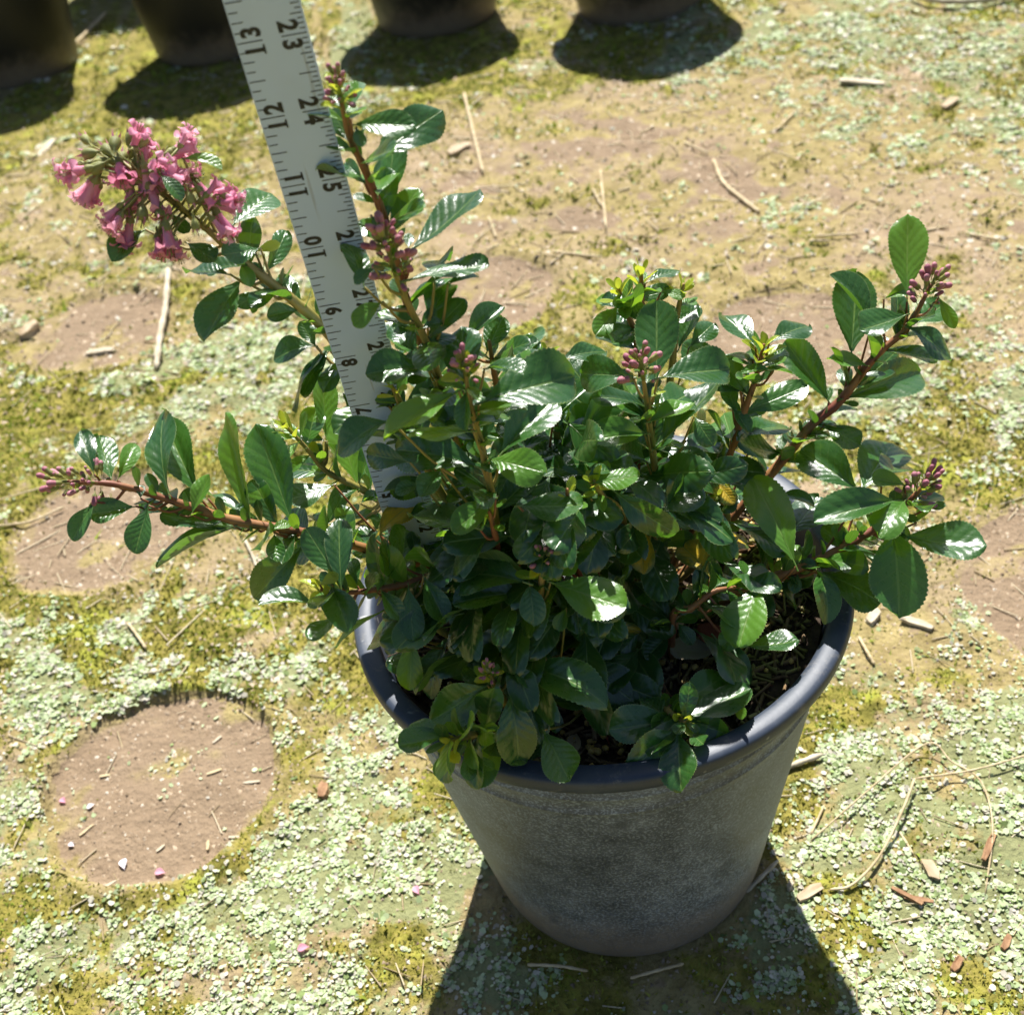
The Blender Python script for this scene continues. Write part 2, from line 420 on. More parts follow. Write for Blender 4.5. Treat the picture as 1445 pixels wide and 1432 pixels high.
dirt = t.mix(t.math('MULTIPLY', t.ramp(n2, .62, .74), .6), dirt, rgb(.52, .43, .31))
moss = t.mix(t.ramp(n1, .35, .65), rgb(.13, .12, .022), rgb(.30, .255, .055))
moss = t.mix(t.ramp(t.noise(oc, 24, 4), .52, .68), moss, rgb(.33, .34, .05))
moss = t.mix(t.ramp(n2, .56, .72), moss, rgb(.34, .26, .12))
ochre = t.mix(t.ramp(n1, .3, .7), rgb(.225, .175, .065), rgb(.385, .31, .135))
dirt = t.mix(t.math('MULTIPLY', t.math('MULTIPLY', t.ramp(t.noise(oc, 5.5, 6, .65), .36, .54), .95), t.ramp(cv.outputs[2], .985, .95)), dirt, ochre)
dirt = t.mix(t.math('MULTIPLY', t.ramp(cv.outputs[2], .95, .985), .8), dirt, t.mix(n1, rgb(.15, .10, .062), rgb(.34, .25, .165)))
mint = t.mix(n1, rgb(.15, .155, .055), rgb(.34, .35, .18))
wig = t.math('MULTIPLY', t.math('SUBTRACT', n2, .5), 1.1)
mk = t.ramp(t.math('ADD', cv.outputs[0], wig), .30, .62)
gk = t.ramp(t.math('ADD', cv.outputs[1], wig), .34, .62)
c = t.mix(mk, dirt, moss); c = t.mix(gk, c, mint)
hh = t.math('ADD', t.math('MULTIPLY', n2, .7), t.math('MULTIPLY', n1, .8))
hh = t.math('ADD', hh, t.math('MULTIPLY', vor.outputs['Distance'], .25))
p = t.bsdf(Base__Color=c, Roughness=.92, Normal=t.bump(hh, .9, .004)); p.inputs['Specular IOR Level'].default_value = .2
M['ground'] = t.done(p.outputs[0])
ground = fast_obj('ground', np.stack([GX, GY, GZ], -1).reshape(-1, 3), loops, 4, M['ground'],
                  col=np.stack([mo, mi, di], -1).reshape(-1, 3), smooth=True)
tag(ground, 'uneven nursery ground of bare brown soil, moss and round pot imprints', 'ground', kind='structure')

def scatter(n, ylo, yhi, seed):
    r = np.random.default_rng(seed)
    y = r.uniform(ylo, yhi, n)
    half = 13 + (y + 10) * .42
    cx = -3.5 - (y - 0) * .03
    x = cx + r.uniform(-1, 1, n) * half
    return x, y, r
def merge_sets(sets):
    V = []; L = []; C = []; o = 0
    for v, l, c in sets:
        V.append(v); L.append(l + o); C.append(c); o += len(v)
    return np.vstack(V), np.concatenate(L), np.vstack(C)
# pale liverwort flakes: five-sided, cupped, lying every which way
sets = []
for ylo, yhi, n, size in ((-9, 6, 170000, .040), (6, 22, 150000, .052), (22, 48, 110000, .076), (48, 100, 70000, .12)):
    nc = n // 14; x, y, r = scatter(nc, ylo, yhi, 11 + int(yhi)); sp = size * 2.9
    x = np.repeat(x, 14) + r.normal(0, sp, nc * 14); y = np.repeat(y, 14) + r.normal(0, sp, nc * 14); n = nc * 14
    m, g, d = cover(x, y)
    clump = fbm(x / .45, y / .45, 121, 2)
    keep = (r.uniform(0, 1, n) < g * 1.05 * (.10 + 1.7 * sstep(.42, .60, clump)) * (.35 + 1.1 * sstep(.36, .58, fbm(x / 3.2, y / 3.2, 133, 3)))) & (np.hypot(x, y) > R_BASE + .15)
    x, y = x[keep], y[keep]; k = len(x)
    z = ground_h(x, y) + r.uniform(.0, .05, k)
    s = size * np.clip(r.lognormal(0, .42, k), .4, 2.0)
    yaw = r.uniform(0, 2 * np.pi, k); tx, ty = r.normal(0, .30, k), r.normal(0, .30, k)
    P = []
    for j in range(6):
        a = yaw + j * 2 * np.pi / 6
        rr = s * r.uniform(.8, 1.12, k)
        ox, oy = rr * np.cos(a), rr * np.sin(a)
        P.append(np.stack([x + ox, y + oy, z + ox * tx + oy * ty + r.uniform(0, .25, k) * s], -1))
    V = np.stack(P, 1).reshape(-1, 3)
    L = np.arange(k * 6)
    q = r.uniform(0, 1, k); w = r.uniform(0, 1, k)
    ca = np.array([.37, .46, .22]); cb = np.array([.64, .71, .45]); cc = np.array([.70, .65, .53]); cd = np.array([.26, .34, .12])
    c = ca + (cb - ca) * w[:, None]; c[q > .74] = cc * (.6 + .5 * w[q > .74, None]); c[q < .16] = cd * (.7 + .6 * w[q < .16, None])
    sets.append((V, L, np.repeat(c, 6, 0)))
V, L, C = merge_sets(sets)
tag(fast_obj('liverwort_cover', V, L, 6, M['flake'], C), 'pale mint green liverwort flakes carpeting the nursery ground', 'ground cover', kind='stuff')
# moss: short upright blades
sets = []
for ylo, yhi, n, size in ((-9, 6, 90000, .085), (6, 22, 90000, .11), (22, 48, 70000, .16), (48, 100, 40000, .24)):
    x, y, r = scatter(n, ylo, yhi, 211 + int(yhi))
    m, g, d = cover(x, y)
    keep = (r.uniform(0, 1, n) < m * 1.1) & (np.hypot(x, y) > R_BASE + .05)
    x, y = x[keep], y[keep]; k = len(x)
    z = ground_h(x, y) - .015
    s = size * r.lognormal(0, .3, k); a = r.uniform(0, 2 * np.pi, k)
    dx, dy = np.cos(a) * s * .34, np.sin(a) * s * .34
    lx, ly = r.normal(0, .6, k) * s, r.normal(0, .6, k) * s
    V = np.stack([np.stack([x - dx, y - dy, z], -1), np.stack([x + dx, y + dy, z], -1), np.stack([x + lx, y + ly, z + s * .85], -1)], 1).reshape(-1, 3)
    w = r.uniform(0, 1, k)[:, None]; q = fbm(x / 1.8, y / 1.8, 151, 3)[:, None]
    c = np.array([.13, .13, .022]) * (1 - w) + np.array([.33, .34, .055]) * w
    c = c * (1 - sstep(.45, .65, q)) + (c * np.array([.95, 1.18, .7])) * sstep(.45, .65, q)
    sets.append((V, np.arange(3 * k), np.repeat(c, 3, 0)))
V, L, C = merge_sets(sets)
tag(fast_obj('moss', V, L, 3, M['moss'], C), 'short olive yellow moss growing over the soil', 'moss', kind='stuff')
# grit and crumbs of soil: little tetrahedra
sets = []
for ylo, yhi, n, size in ((-9, 6, 26000, .045), (6, 22, 24000, .06), (22, 60, 20000, .09)):
    x, y, r = scatter(n, ylo, yhi, 311 + int(yhi))
    m, g, d = cover(x, y)
    keep = (r.uniform(0, 1, n) < .22 + d * .45) & (np.hypot(x, y) > R_BASE + .05)
    x, y = x[keep], y[keep]; k = len(x); z = ground_h(x, y)
    s = size * np.clip(r.lognormal(0, .5, k), .3, 1.6); a = r.uniform(0, 2 * np.pi, k)
    P = [np.stack([x + s * np.cos(a + j * 2.09) * r.uniform(.6, 1.3, k), y + s * np.sin(a + j * 2.09) * r.uniform(.6, 1.3, k), z - .01 + 0 * x], -1) for j in range(3)]
    P.append(np.stack([x + r.normal(0, .3, k) * s, y + r.normal(0, .3, k) * s, z + s * r.uniform(.5, 1.1, k)], -1))
    V = np.stack(P, 1).reshape(-1, 3)
    b = np.arange(k)[:, None] * 4
    L = (b + np.array([[0, 1, 3, 1, 2, 3, 2, 0, 3]])).ravel()
    w = r.uniform(0, 1, k)[:, None]
    c = np.array([.17, .12, .075]) * (1 - w) + np.array([.48, .38, .27]) * w
    pal = r.uniform(0, 1, k) > .94; c[pal] = np.array([.56, .51, .43])
    sets.append((V, L, np.repeat(c, 4, 0)))
V, L, C = merge_sets(sets)
tag(fast_obj('soil_grit', V, L, 3, M['grain'], C), 'crumbs of brown soil and pale grit scattered on the ground', 'grit', kind='stuff')
# straw and needle litter: slim four-sided slivers
def sliver_set(x, y, z, ln, wd, yaw, pitch, c):
    k = len(x)
    ux, uy, uz = np.cos(yaw) * np.cos(pitch), np.sin(yaw) * np.cos(pitch), np.sin(pitch)
    px_, py_ = -np.sin(yaw), np.cos(yaw)
    P = []
    for e in (-.5, .5):
        for (a, b) in ((-.5, 0), (.5, 0), (0, .7)):
            P.append(np.stack([x + ux * ln * e + px_ * wd * a, y + uy * ln * e + py_ * wd * a, z + uz * ln * e + wd * b], -1))
    V = np.stack(P, 1).reshape(-1, 3); b = np.arange(k)[:, None] * 6
    L = (b + np.array([[0, 3, 5, 2, 1, 2, 5, 4, 0, 1, 4, 3]])).ravel()
    return V, L, np.repeat(c, 6, 0)
sets = []
for ylo, yhi, n, ls in ((-9, 6, 330, .55), (6, 24, 700, .7), (24, 60, 1300, .9)):
    x, y, r = scatter(n, ylo, yhi, 411 + int(yhi)); k = n
    keep = np.hypot(x, y) > R_BASE + .6; x, y = x[keep], y[keep]; k = len(x)
    w = r.uniform(0, 1, k)[:, None]
    c = np.array([.36, .27, .14]) * (1 - w) + np.array([.70, .60, .42]) * w
    sets.append(sliver_set(x, y, ground_h(x, y) + .03, ls * r.lognormal(0, .45, k), ls * r.uniform(.03, .085, k), r.uniform(0, np.pi, k), r.normal(0, .06, k), c))
V, L, C = merge_sets(sets)
tag(fast_obj('straw_litter', V, L, 4, M['straw_bits'], C), 'tiny bits of straw and dry needles littering the ground', 'litter', kind='stuff')

# ------------------------------------------------------------------ the pot
def pot_profiles(R, H, rb):
    Rw = R - .30                                      # wall radius under the rim
    def wr(z): return rb + (Rw - rb) * (z / (H - .35))
    wall = [(0.0, .0), (rb - .25, .0), (rb - .06, .03), (rb, .12)]
    for z in np.linspace(.4, H - 1.75, 10): wall.append((wr(z), z))
    for z0 in (H - 1.55, H - 1.05):                   # two moulded steps below the rim
        wall += [(wr(z0), z0), (wr(z0) + .035, z0 + .03), (wr(z0) + .035, z0 + .07), (wr(z0) + .012, z0 + .10)]
    wall += [(wr(H - .5), H - .5), (wr(H - .37), H - .37)]
    wall += [(wr(H - .37) - .12, H - .37), (wr(H - 1.5) - .12, H - 1.5), (wr(2) - .12, 2.), (rb - .15, .14), (0, .14)]
    rim = [(Rw - .05, H - .34), (Rw + .10, H - .36), (R - .05, H - .34), (R - .012, H - .30), (R, H - .22), (R, H - .12), (R - .015, H - .06), (R - .05, H - .022), (R - .12, H - .005),
           (R - .22, H), (R - .32, H - .01), (R - .38, H - .035), (R - .42, H - .09), (R - .44, H - .20), (R - .48, H - .6), (R - .58, H - 1.1)]
    return wall, rim
def build_pot(loc, R, H, rb, mwall, mrim, n=96):
    e = empty('plastic_pot', loc)
    wall, rim = pot_profiles(R, H, rb)
    V, F = lathe(wall, n); o1 = mesh_obj('wall', V, F, mwall, e)
    V, F = lathe(rim, n); o2 = mesh_obj('rim', V, F, mrim, e)
    return e
pot = build_pot((0, 0, 0), R_POT, H_POT, R_BASE, M['pot'], M['rim'], 128)
tag(pot, 'dusty dark grey plastic nursery pot with slate rim holding the flowering shrub', 'pot')

# soil inside the pot
SOIL_Z = 7.45
def soil_h(x, y): return SOIL_Z + (fbm(x / 1.1 + 9, y / 1.1, 171, 3) - .5) * .45 + .10 * np.exp(-(x * x + y * y) / 5)
def soil_disc(name, R, zf, mat, loc=(0, 0, 0), nr=26, na=72):
    V = [(0, 0, float(zf(np.array(0.), np.array(0.))))]; F = []
    for i in range(1, nr + 1):
        r = R * i / nr
        th = np.linspace(0, 2 * np.pi, na, endpoint=False); xs, ys = r * np.cos(th), r * np.sin(th)
        for a, b, c_ in zip(xs, ys, zf(xs, ys)): V.append((a, b, c_))
    for k in range(na): F.append((0, 1 + k, 1 + (k + 1) % na))
    for i in range(nr - 1):
        for k in range(na):
            a = 1 + i * na + k; b = 1 + i * na + (k + 1) % na; F.append((a, a + na, b + na, b))
    o = mesh_obj(name, V, F, mat); o.location = Vector(loc) * IN
    return o
M['potsoil'] = simple('potting_soil', rgb(.022, .015, .010), rgb(.075, .05, .032), 130, .95, 1.0, .003)
so = soil_disc('potting_soil', R_POT - .56, soil_h, M['potsoil'])
tag(so, 'dark damp potting soil filling the nursery pot', 'soil')
k = 2600; r = np.random.default_rng(5)
rr = np.sqrt(r.uniform(0, 1, k)) * (R_POT - .72); th = r.uniform(0, 2 * np.pi, k); x, y = rr * np.cos(th), rr * np.sin(th)
w = r.uniform(0, 1, k)[:, None]
c = np.array([.06, .035, .02]) * (1 - w) + np.array([.24, .16, .085]) * w
right = sstep(.0, 3.0, x + r.normal(0, .8, k))[:, None] * (r.uniform(0, 1, k) > .45)[:, None]
c = c * (1 - right) + right * (np.array([.30, .26, .10]) * (.5 + w * .9))
V, L, C = sliver_set(x, y, soil_h(x, y) + r.uniform(.01, .10, k), r.lognormal(-1.35, .5, k), r.uniform(.03, .11, k), r.uniform(0, np.pi, k), r.normal(0, .22, k), c)
tag(fast_obj('bark_mulch', V, L, 4, M['mulch'], C), 'shredded bark and wood slivers covering the potting soil', 'mulch', kind='stuff')
ico = bmesh.new(); bmesh.ops.create_icosphere(ico, subdivisions=1, radius=1.0)
iv = np.array([v.co[:] for v in ico.verts]); il = np.array([[v.index for v in f.verts] for f in ico.faces]).ravel(); ico.free()
k = 260; rr = np.sqrt(r.uniform(0, 1, k)) * (R_POT - .8); th = r.uniform(0, 2 * np.pi, k)
th[:190] = r.normal(-1.75, .45, 190); rr[:190] = r.uniform(1.9, R_POT - .75, 190)
x, y = rr * np.cos(th), rr * np.sin(th); s = r.uniform(.045, .075, k)
V = (iv[None] * s[:, None, None] + np.stack([x, y, soil_h(x, y) + s * .8 + r.uniform(0, .06, k)], -1)[:, None, :]).reshape(-1, 3)
L = (np.arange(k)[:, None] * 12 + il[None]).ravel()
tag(fast_obj('fertilizer_pellets', V, L, 3, M['pellet'], smooth=True), 'tiny round amber fertilizer pellets lying on the potting soil', 'fertilizer', kind='stuff')

# ------------------------------------------------------------------ yardstick
SZ = np.array([-3.50457, 0.49237, 6.47417]); SD = np.array([-.02317, -.13872, .99006]); SA = np.array([.87973, -.03447, .01576])
SW = np.linalg.norm(SA); SA = SA / SW; SA = SA - SD * (SA @ SD); SA /= np.linalg.norm(SA); SN = np.cross(SA, SD)   # SN faces the camera
ys = empty('yardstick', SZ)
ym = Matrix.Identity(4)
for i in range(3):
    ym[i][0], ym[i][1], ym[i][2], ym[i][3] = SA[i], SN[i] * -1, SD[i], SZ[i] * IN
# local axes: x across, z along the stick, -y towards the viewer
ys.matrix_world = ym
TH = .07
b = bmesh.new(); bmesh.ops.create_cube(b, size=1.0)
for v in b.verts: v.co = Vector(((v.co.x + .5) * SW, (v.co.y) * TH, (v.co.z + .5) * 36.0))
bmesh.ops.bevel(b, geom=[e for e in b.edges], offset=.012, segments=2, affect='EDGES')
me = bpy.data.meshes.new('blade'); 
for v in b.verts: v.co *= IN
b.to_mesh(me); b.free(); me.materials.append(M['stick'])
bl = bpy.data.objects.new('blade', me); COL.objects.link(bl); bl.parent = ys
FACE = -TH / 2 - .0025
V = []; F = []
def tick(x0, x1, z, w=.015):
    o = len(V); V.extend([(x0, FACE, z - w / 2), (x1, FACE, z - w / 2), (x1, FACE, z + w / 2), (x0, FACE, z + w / 2)]); F.append((o, o + 1, o + 2, o + 3))
for i in range(1, 36 * 16):
    z = i / 16
    if i % 16 == 0: ll, lr = .37, .37
    elif i % 8 == 0: ll, lr = .25, .27
    elif i % 4 == 0: ll, lr = .18, .18
    elif i % 2 == 0: ll, lr = .15, .14
    else: ll, lr = 0, .10
    if ll: tick(.02 * SW, ll * SW, z)
    tick((1 - lr) * SW, .98 * SW, z)
mesh_obj('tick_marks', V, F, M['ink'], ys, smooth=False)
# figures: Blender's own letter shapes, turned to run along the stick
DIG = {}
for ch in '0123456789':
    cu = bpy.data.curves.new('figure', 'FONT'); cu.body = ch; cu.size = 1.0; cu.offset = .045; cu.resolution_u = 4
    ob = bpy.data.objects.new('figure', cu); COL.objects.link(ob)
    dg = bpy.context.evaluated_depsgraph_get(); dg.update()
    m2 = bpy.data.meshes.new_from_object(ob.evaluated_get(dg))
    vv = np.array([v.co[:] for v in m2.vertices]); ff = [tuple(p.vertices) for p in m2.polygons]
    lo, hi = vv.min(0), vv.max(0)
    vv[:, 0] -= (lo[0] + hi[0]) / 2; vv[:, 1] -= (lo[1] + hi[1]) / 2
    hgt = hi[1] - lo[1]; vv /= hgt
    if ch == '1':
        o = len(vv); vv = np.vstack([vv, [(-.26, -.5, 0), (.30, -.5, 0), (.30, -.40, 0), (-.26, -.40, 0)]]); ff.append((o, o + 1, o + 2, o + 3))
    DIG[ch] = (vv, ff)
    bpy.data.objects.remove(ob); bpy.data.curves.remove(cu); bpy.data.meshes.remove(m2)
def numeral(num, zc, left):
    V = []; F = []; s = str(num); hgt = .25 * SW / .88; adv = .115
    for k, ch in enumerate(s):
        vv, ff = DIG[ch]; o = len(V)
        pos = (k * 2 - 1) * adv if len(s) == 2 else -adv      # distance along reading direction, the inch line runs between the figures
        for a, b_, _ in vv:
            a = a * hgt * .86 + pos; b_ = b_ * hgt
            if left: X, Z = .235 * SW - b_, zc + a            # reads upwards
            else: X, Z = .755 * SW + b_, zc - a               # reads downwards
            V.append((X, FACE, Z))
        F += [tuple(i + o for i in f) for f in ff]
    mesh_obj('numeral', V, F, M['ink'], ys, smooth=False)
for i in range(1, 36):
    numeral(i, i, True); numeral(36 - i, i, False)
tag(ys, 'grey metal yardstick with black inch marks standing upright in the pot', 'ruler')

# ------------------------------------------------------------------ leaf meshes
def smooth_interp(v, xs, ysv):
    o = np.interp(v, xs, ysv)
    return o
LV = [0, .06, .14, .24, .35, .46, .56, .66, .76, .85, .92, .965, 1.0]
LW = [.04, .08, .165, .275, .375, .445, .487, .5, .475, .405, .305, .205, .04]
def leaf_mesh(name, seed, fold, curl, twist, wave, ny=42, teeth=.015, bite=0, us=(-1, -.62, -.28, 0, .28, .62, 1)):
    r = np.random.default_rng(seed); V = []; UV = []; F = []
    vs = np.linspace(0, 1, ny + 1); vs = vs ** .92
    ph = r.uniform(0, 6.28); asym = r.uniform(-.06, .06); us = list(us); nu = len(us)
    fld = math.tan(fold)
    for i, v in enumerate(vs):
        hw = float(np.interp(v, LV, LW)); 
        for u in us:
            e = hw * (1 + asym * (1 if u > 0 else -1))
            if abs(u) == 1 and .12 < v < .99: e += teeth * (1 if i % 2 else -1) * (.4 + v * .8)
            x = u * e
            z = abs(u) * hw * fld * (1 - .35 * v) - curl * (v ** 2.0) + wave * math.sin(v * 7 + ph + (1.5 if u > 0 else 0)) * u * u * v
            z -= .10 * (abs(u) ** 3) * hw
            y = v - .10 * curl * v * v
            a = twist * (v ** 1.5); x, z = x * math.cos(a) - z * math.sin(a) * .5, z + x * math.sin(a)
            V.append((x, y, z)); UV.append((.5 + u * .5, v))
    for i in range(ny):
        for k in range(nu - 1):
            a = i * nu + k; F.append((a, a + 1, a + nu + 1, a + nu))
    pt, pf = tube([(0, -.13, -.02), (0, -.05, -.012), (0, .05, -.008), (0, .25, -.012)], [.024, .022, .018, .006], 5, False)
    o = len(V); V += [tuple(p) for p in pt]; UV += [(.5, .02)] * len(pt); F += [tuple(i + o for i in f) for f in pf]
    me = bpy.data.meshes.new(name)
    me.from_pydata(V, [], F); me.polygons.foreach_set('use_smooth', np.ones(len(F), dtype=bool))
    l = me.uv_layers.new(name='UVMap'); vi = np.empty(len(me.loops), dtype=np.int32); me.loops.foreach_get('vertex_index', vi)
    l.data.foreach_set('uv', np.asarray(UV, dtype=np.float32)[vi].ravel())
    me.materials.append(M['leaf']); me.update()
    return me
LEAVES = [leaf_mesh('leaf', 1, .32, .14, .0, .05), leaf_mesh('leaf', 2, .55, .26, .30, .06), leaf_mesh('leaf', 3, .24, .02, -.45, .09),
          leaf_mesh('leaf', 4, .38, .42, .25, .10), leaf_mesh('leaf', 5, .65, .16, -.25, .05), leaf_mesh('leaf', 6, .36, -.22, .28, .10),
          leaf_mesh('leaf', 7, .20, .24, -.15, .11), leaf_mesh('leaf', 8, .46, .62, .50, .08), leaf_mesh('leaf', 11, .16, -.08, .15, .08),
          leaf_mesh('leaf', 12, .42, .10, -.60, .08), leaf_mesh('leaf', 13, .30, .36, .0, .13), leaf_mesh('leaf', 14, .58, -.15, .35, .08)]
FOLDED = [leaf_mesh('leaf', 9, .80, .15, .1, .02), leaf_mesh('leaf', 10, .70, .30, -.15, .04)]
SMALL = [leaf_mesh('young_leaf', 21, .35, .05, .0, .02, 10, .01, us=(-1, -.5, 0, .5, 1)), leaf_mesh('young_leaf', 22, .5, .30, .2, .02, 10, .01, us=(-1, -.5, 0, .5, 1)), leaf_mesh('young_leaf', 23, .25, -.15, -.2, .03, 10, .01, us=(-1, -.5, 0, .5, 1))]

# ------------------------------------------------------------------ the shrub
SH = np.array([-.2, -.2, SOIL_Z - .1])
shrub = empty('flowering_shrub', SH)
tag(shrub, 'leafy evergreen shrub with glossy leaves and pink flowers growing in the dusty pot', 'shrub')
# stems: (picture x, picture y, distance plane y in inches) from the tip down, then the foot on the soil (x, y)
ST = {
 'S1': ([(215, 262, .3), (290, 322, .2), (352, 376, .1), (415, 425, .05), (470, 480, .1), (560, 620, .3)], (-1.6, .5), 'g'),
 'S2': ([(477, 118, -1.3), (492, 190, -1.25), (515, 240, -1.2), (541, 305, -1.1), (560, 370, -.9), (600, 500, -.6)], (-1.4, .2), 'r'),
 'S3': ([(545, 345, -1.7), (566, 408, -1.55), (596, 470, -1.4), (620, 535, -1.2), (650, 640, -.8)], (-1.2, -.1), 'g'),
 'S4': ([(655, 515, -2.3), (664, 570, -2.15), (680, 630, -2.0), (694, 695, -1.8), (715, 780, -1.2)], (-.8, -.6), 'g'),
 'S5': ([(905, 512, -.9), (914, 580, -.8), (922, 645, -.7), (930, 730, -.5)], (.7, -.1), 'g'),
 'S6': ([(872, 405, 1.2), (884, 440, 1.2), (898, 480, 1.1), (905, 560, .9)], (.6, .5), 'r'),
 'S6b': ([(905, 378, 1.6), (905, 420, 1.5), (908, 500, 1.2)], (.7, .7), 'r'),
 'S6c': ([(965, 400, 1.5), (955, 450, 1.4), (945, 540, 1.1)], (.9, .6), 'g'),
 'S7': ([(1078, 485, .7), (1066, 535, .65), (1045, 595, .55), (1018, 668, .4)], (1.2, .2), 'r'),
 'S8': ([(1315, 400, 1.0), (1280, 462, .95), (1235, 503, .9), (1185, 566, .85), (1145, 600, .8), (1095, 660, .6)], (1.5, .3), 'r'),
 'S9': ([(1308, 680, -1.1), (1265, 725, -1.15), (1225, 752, -1.2), (1160, 788, -1.3), (1092, 815, -1.3), (1060, 835, -1.2)], (1.6, -.5), 'r'),
 'S10': ([(765, 785, -2.6), (764, 830, -2.5), (768, 880, -2.3)], (-.3, -1.3), 'g'),
 'S11': ([(688, 945, -3.3), (705, 975, -3.2), (722, 1000, -3.0)], (-1.5, -2.4), 'g'),
 'S12': ([(632, 1045, -4.25), (655, 1040, -4.1), (690, 1035, -3.8)], (-2.0, -2.9), 'g'),
 'S13': ([(966, 1018, -3.85), (955, 1010, -3.6), (940, 1000, -3.3)], (.7, -2.2), 'g'),
 'S14': ([(95, 680, -.5), (165, 684, -.5), (248, 708, -.55), (330, 734, -.6), (432, 752, -.6), (520, 775, -.5), (600, 800, -.3)], (-1.7, .0), 'r'),
 'S15': ([(400, 598, .7), (432, 632, .7), (462, 666, .65), (510, 690, .6), (545, 715, .55), (610, 770, .4)], (-1.7, .4), 'g'),
 'S16': ([(452, 832, -2.0), (490, 836, -1.9), (530, 832, -1.75), (580, 822, -1.6), (645, 800, -1.4), (690, 800, -1.1)], (-1.0, -.5), 'r'),
 'S17': ([(838, 678, -1.8), (850, 700, -1.6), (880, 740, -1.0)], (.3, -.6), 'g'),
 'S18': ([(1040, 828, -1.7), (1006, 835, -1.8), (975, 858, -1.8), (950, 868, -1.8)], (1.0, -1.6), 'r'),
 'S19': ([(1008, 690, -.3), (1018, 700, -.3), (1020, 760, -.2)], (1.1, .0), 'g'),
 'S20': ([(550, 540, -1.0), (565, 570, -.9), (590, 640, -.6)], (-1.5, .1), 'g'),
 'S21': ([(690, 480, -.4), (700, 540, -.4), (720, 640, -.3)], (-.5, .1), 'r'),
 'S22': ([(772, 492, .2), (778, 540, .2), (790, 640, .1)], (-.2, .3), 'g'),
 'S23': ([(800, 690, -2.1), (806, 740, -1.9), (815, 800, -1.5)], (.1, -.9), 'r'),
 'S24': ([(690, 720, -2.2), (700, 760, -2.0), (715, 820, -1.6)], (-.7, -.9), 'r'),
 'S25': ([(880, 730, -1.0), (900, 790, -.8), (905, 850, -.7)], (.6, -.7), 'g'),
 'S26': ([(770, 930, -3.0), (775, 960, -2.8)], (-.4, -2.1), 'g'),
 'S27': ([(580, 830, -2.0), (590, 860, -1.9), (640, 900, -1.7)], (-1.4, -1.2), 'g'),
}
STEM = {}
for nm, (pts, foot, kind) in ST.items():
    P = [at_y(*q) for q in pts]
    fz = float(soil_h(np.array(foot[0]), np.array(foot[1]))) - .15
    P.append(np.array([foot[0], foot[1], fz]))
    c = catmull(P, 12 * len(P)); n = len(c)
    s = np.linspace(0, 1, n)
    rad = (.024 + .029 * np.clip(s * 2.2, 0, 1) + .010 * s) * (1.32 if nm in ('S8', 'S14', 'S9', 'S1') else 1.0) * (1 + .16 * vnoise(np.arange(n) * .45, np.full(n, len(nm) * 3.7), 8)) * (1 + .10 * np.sin(s * 40 + len(nm)) ** 8)
    if kind == 'g': rad = rad * .95
    V, F = tube(c - SH, rad, 8)
    STEM[nm] = dict(c=c, px=to_px(c), V=list(V), F=list(F), kind=kind, rad=rad)
REG = {'A': (520, 420, 5.728), 'B': (720, 420, 5.728), 'C': (520, 630, 5.728), 'D': (720, 630, 5.728), 'E': (930, 560, 5.728), 'F': (930, 780, 5.728), 'G': (350, 660, 5.728), 'H': (700, 850, 5.728),
       'P1': (60, 80, 3.41), 'P2': (300, 0, 3.58), 'P3': (380, 400, 3.58), 'P4': (780, 350, 3.58), 'P5': (1030, 300, 3.58), 'P6': (480, 700, 3.41), 'P7': (780, 650, 3.114), 'P8': (40, 560, 3.284), 'Q': (1045, 300, 2.603)}
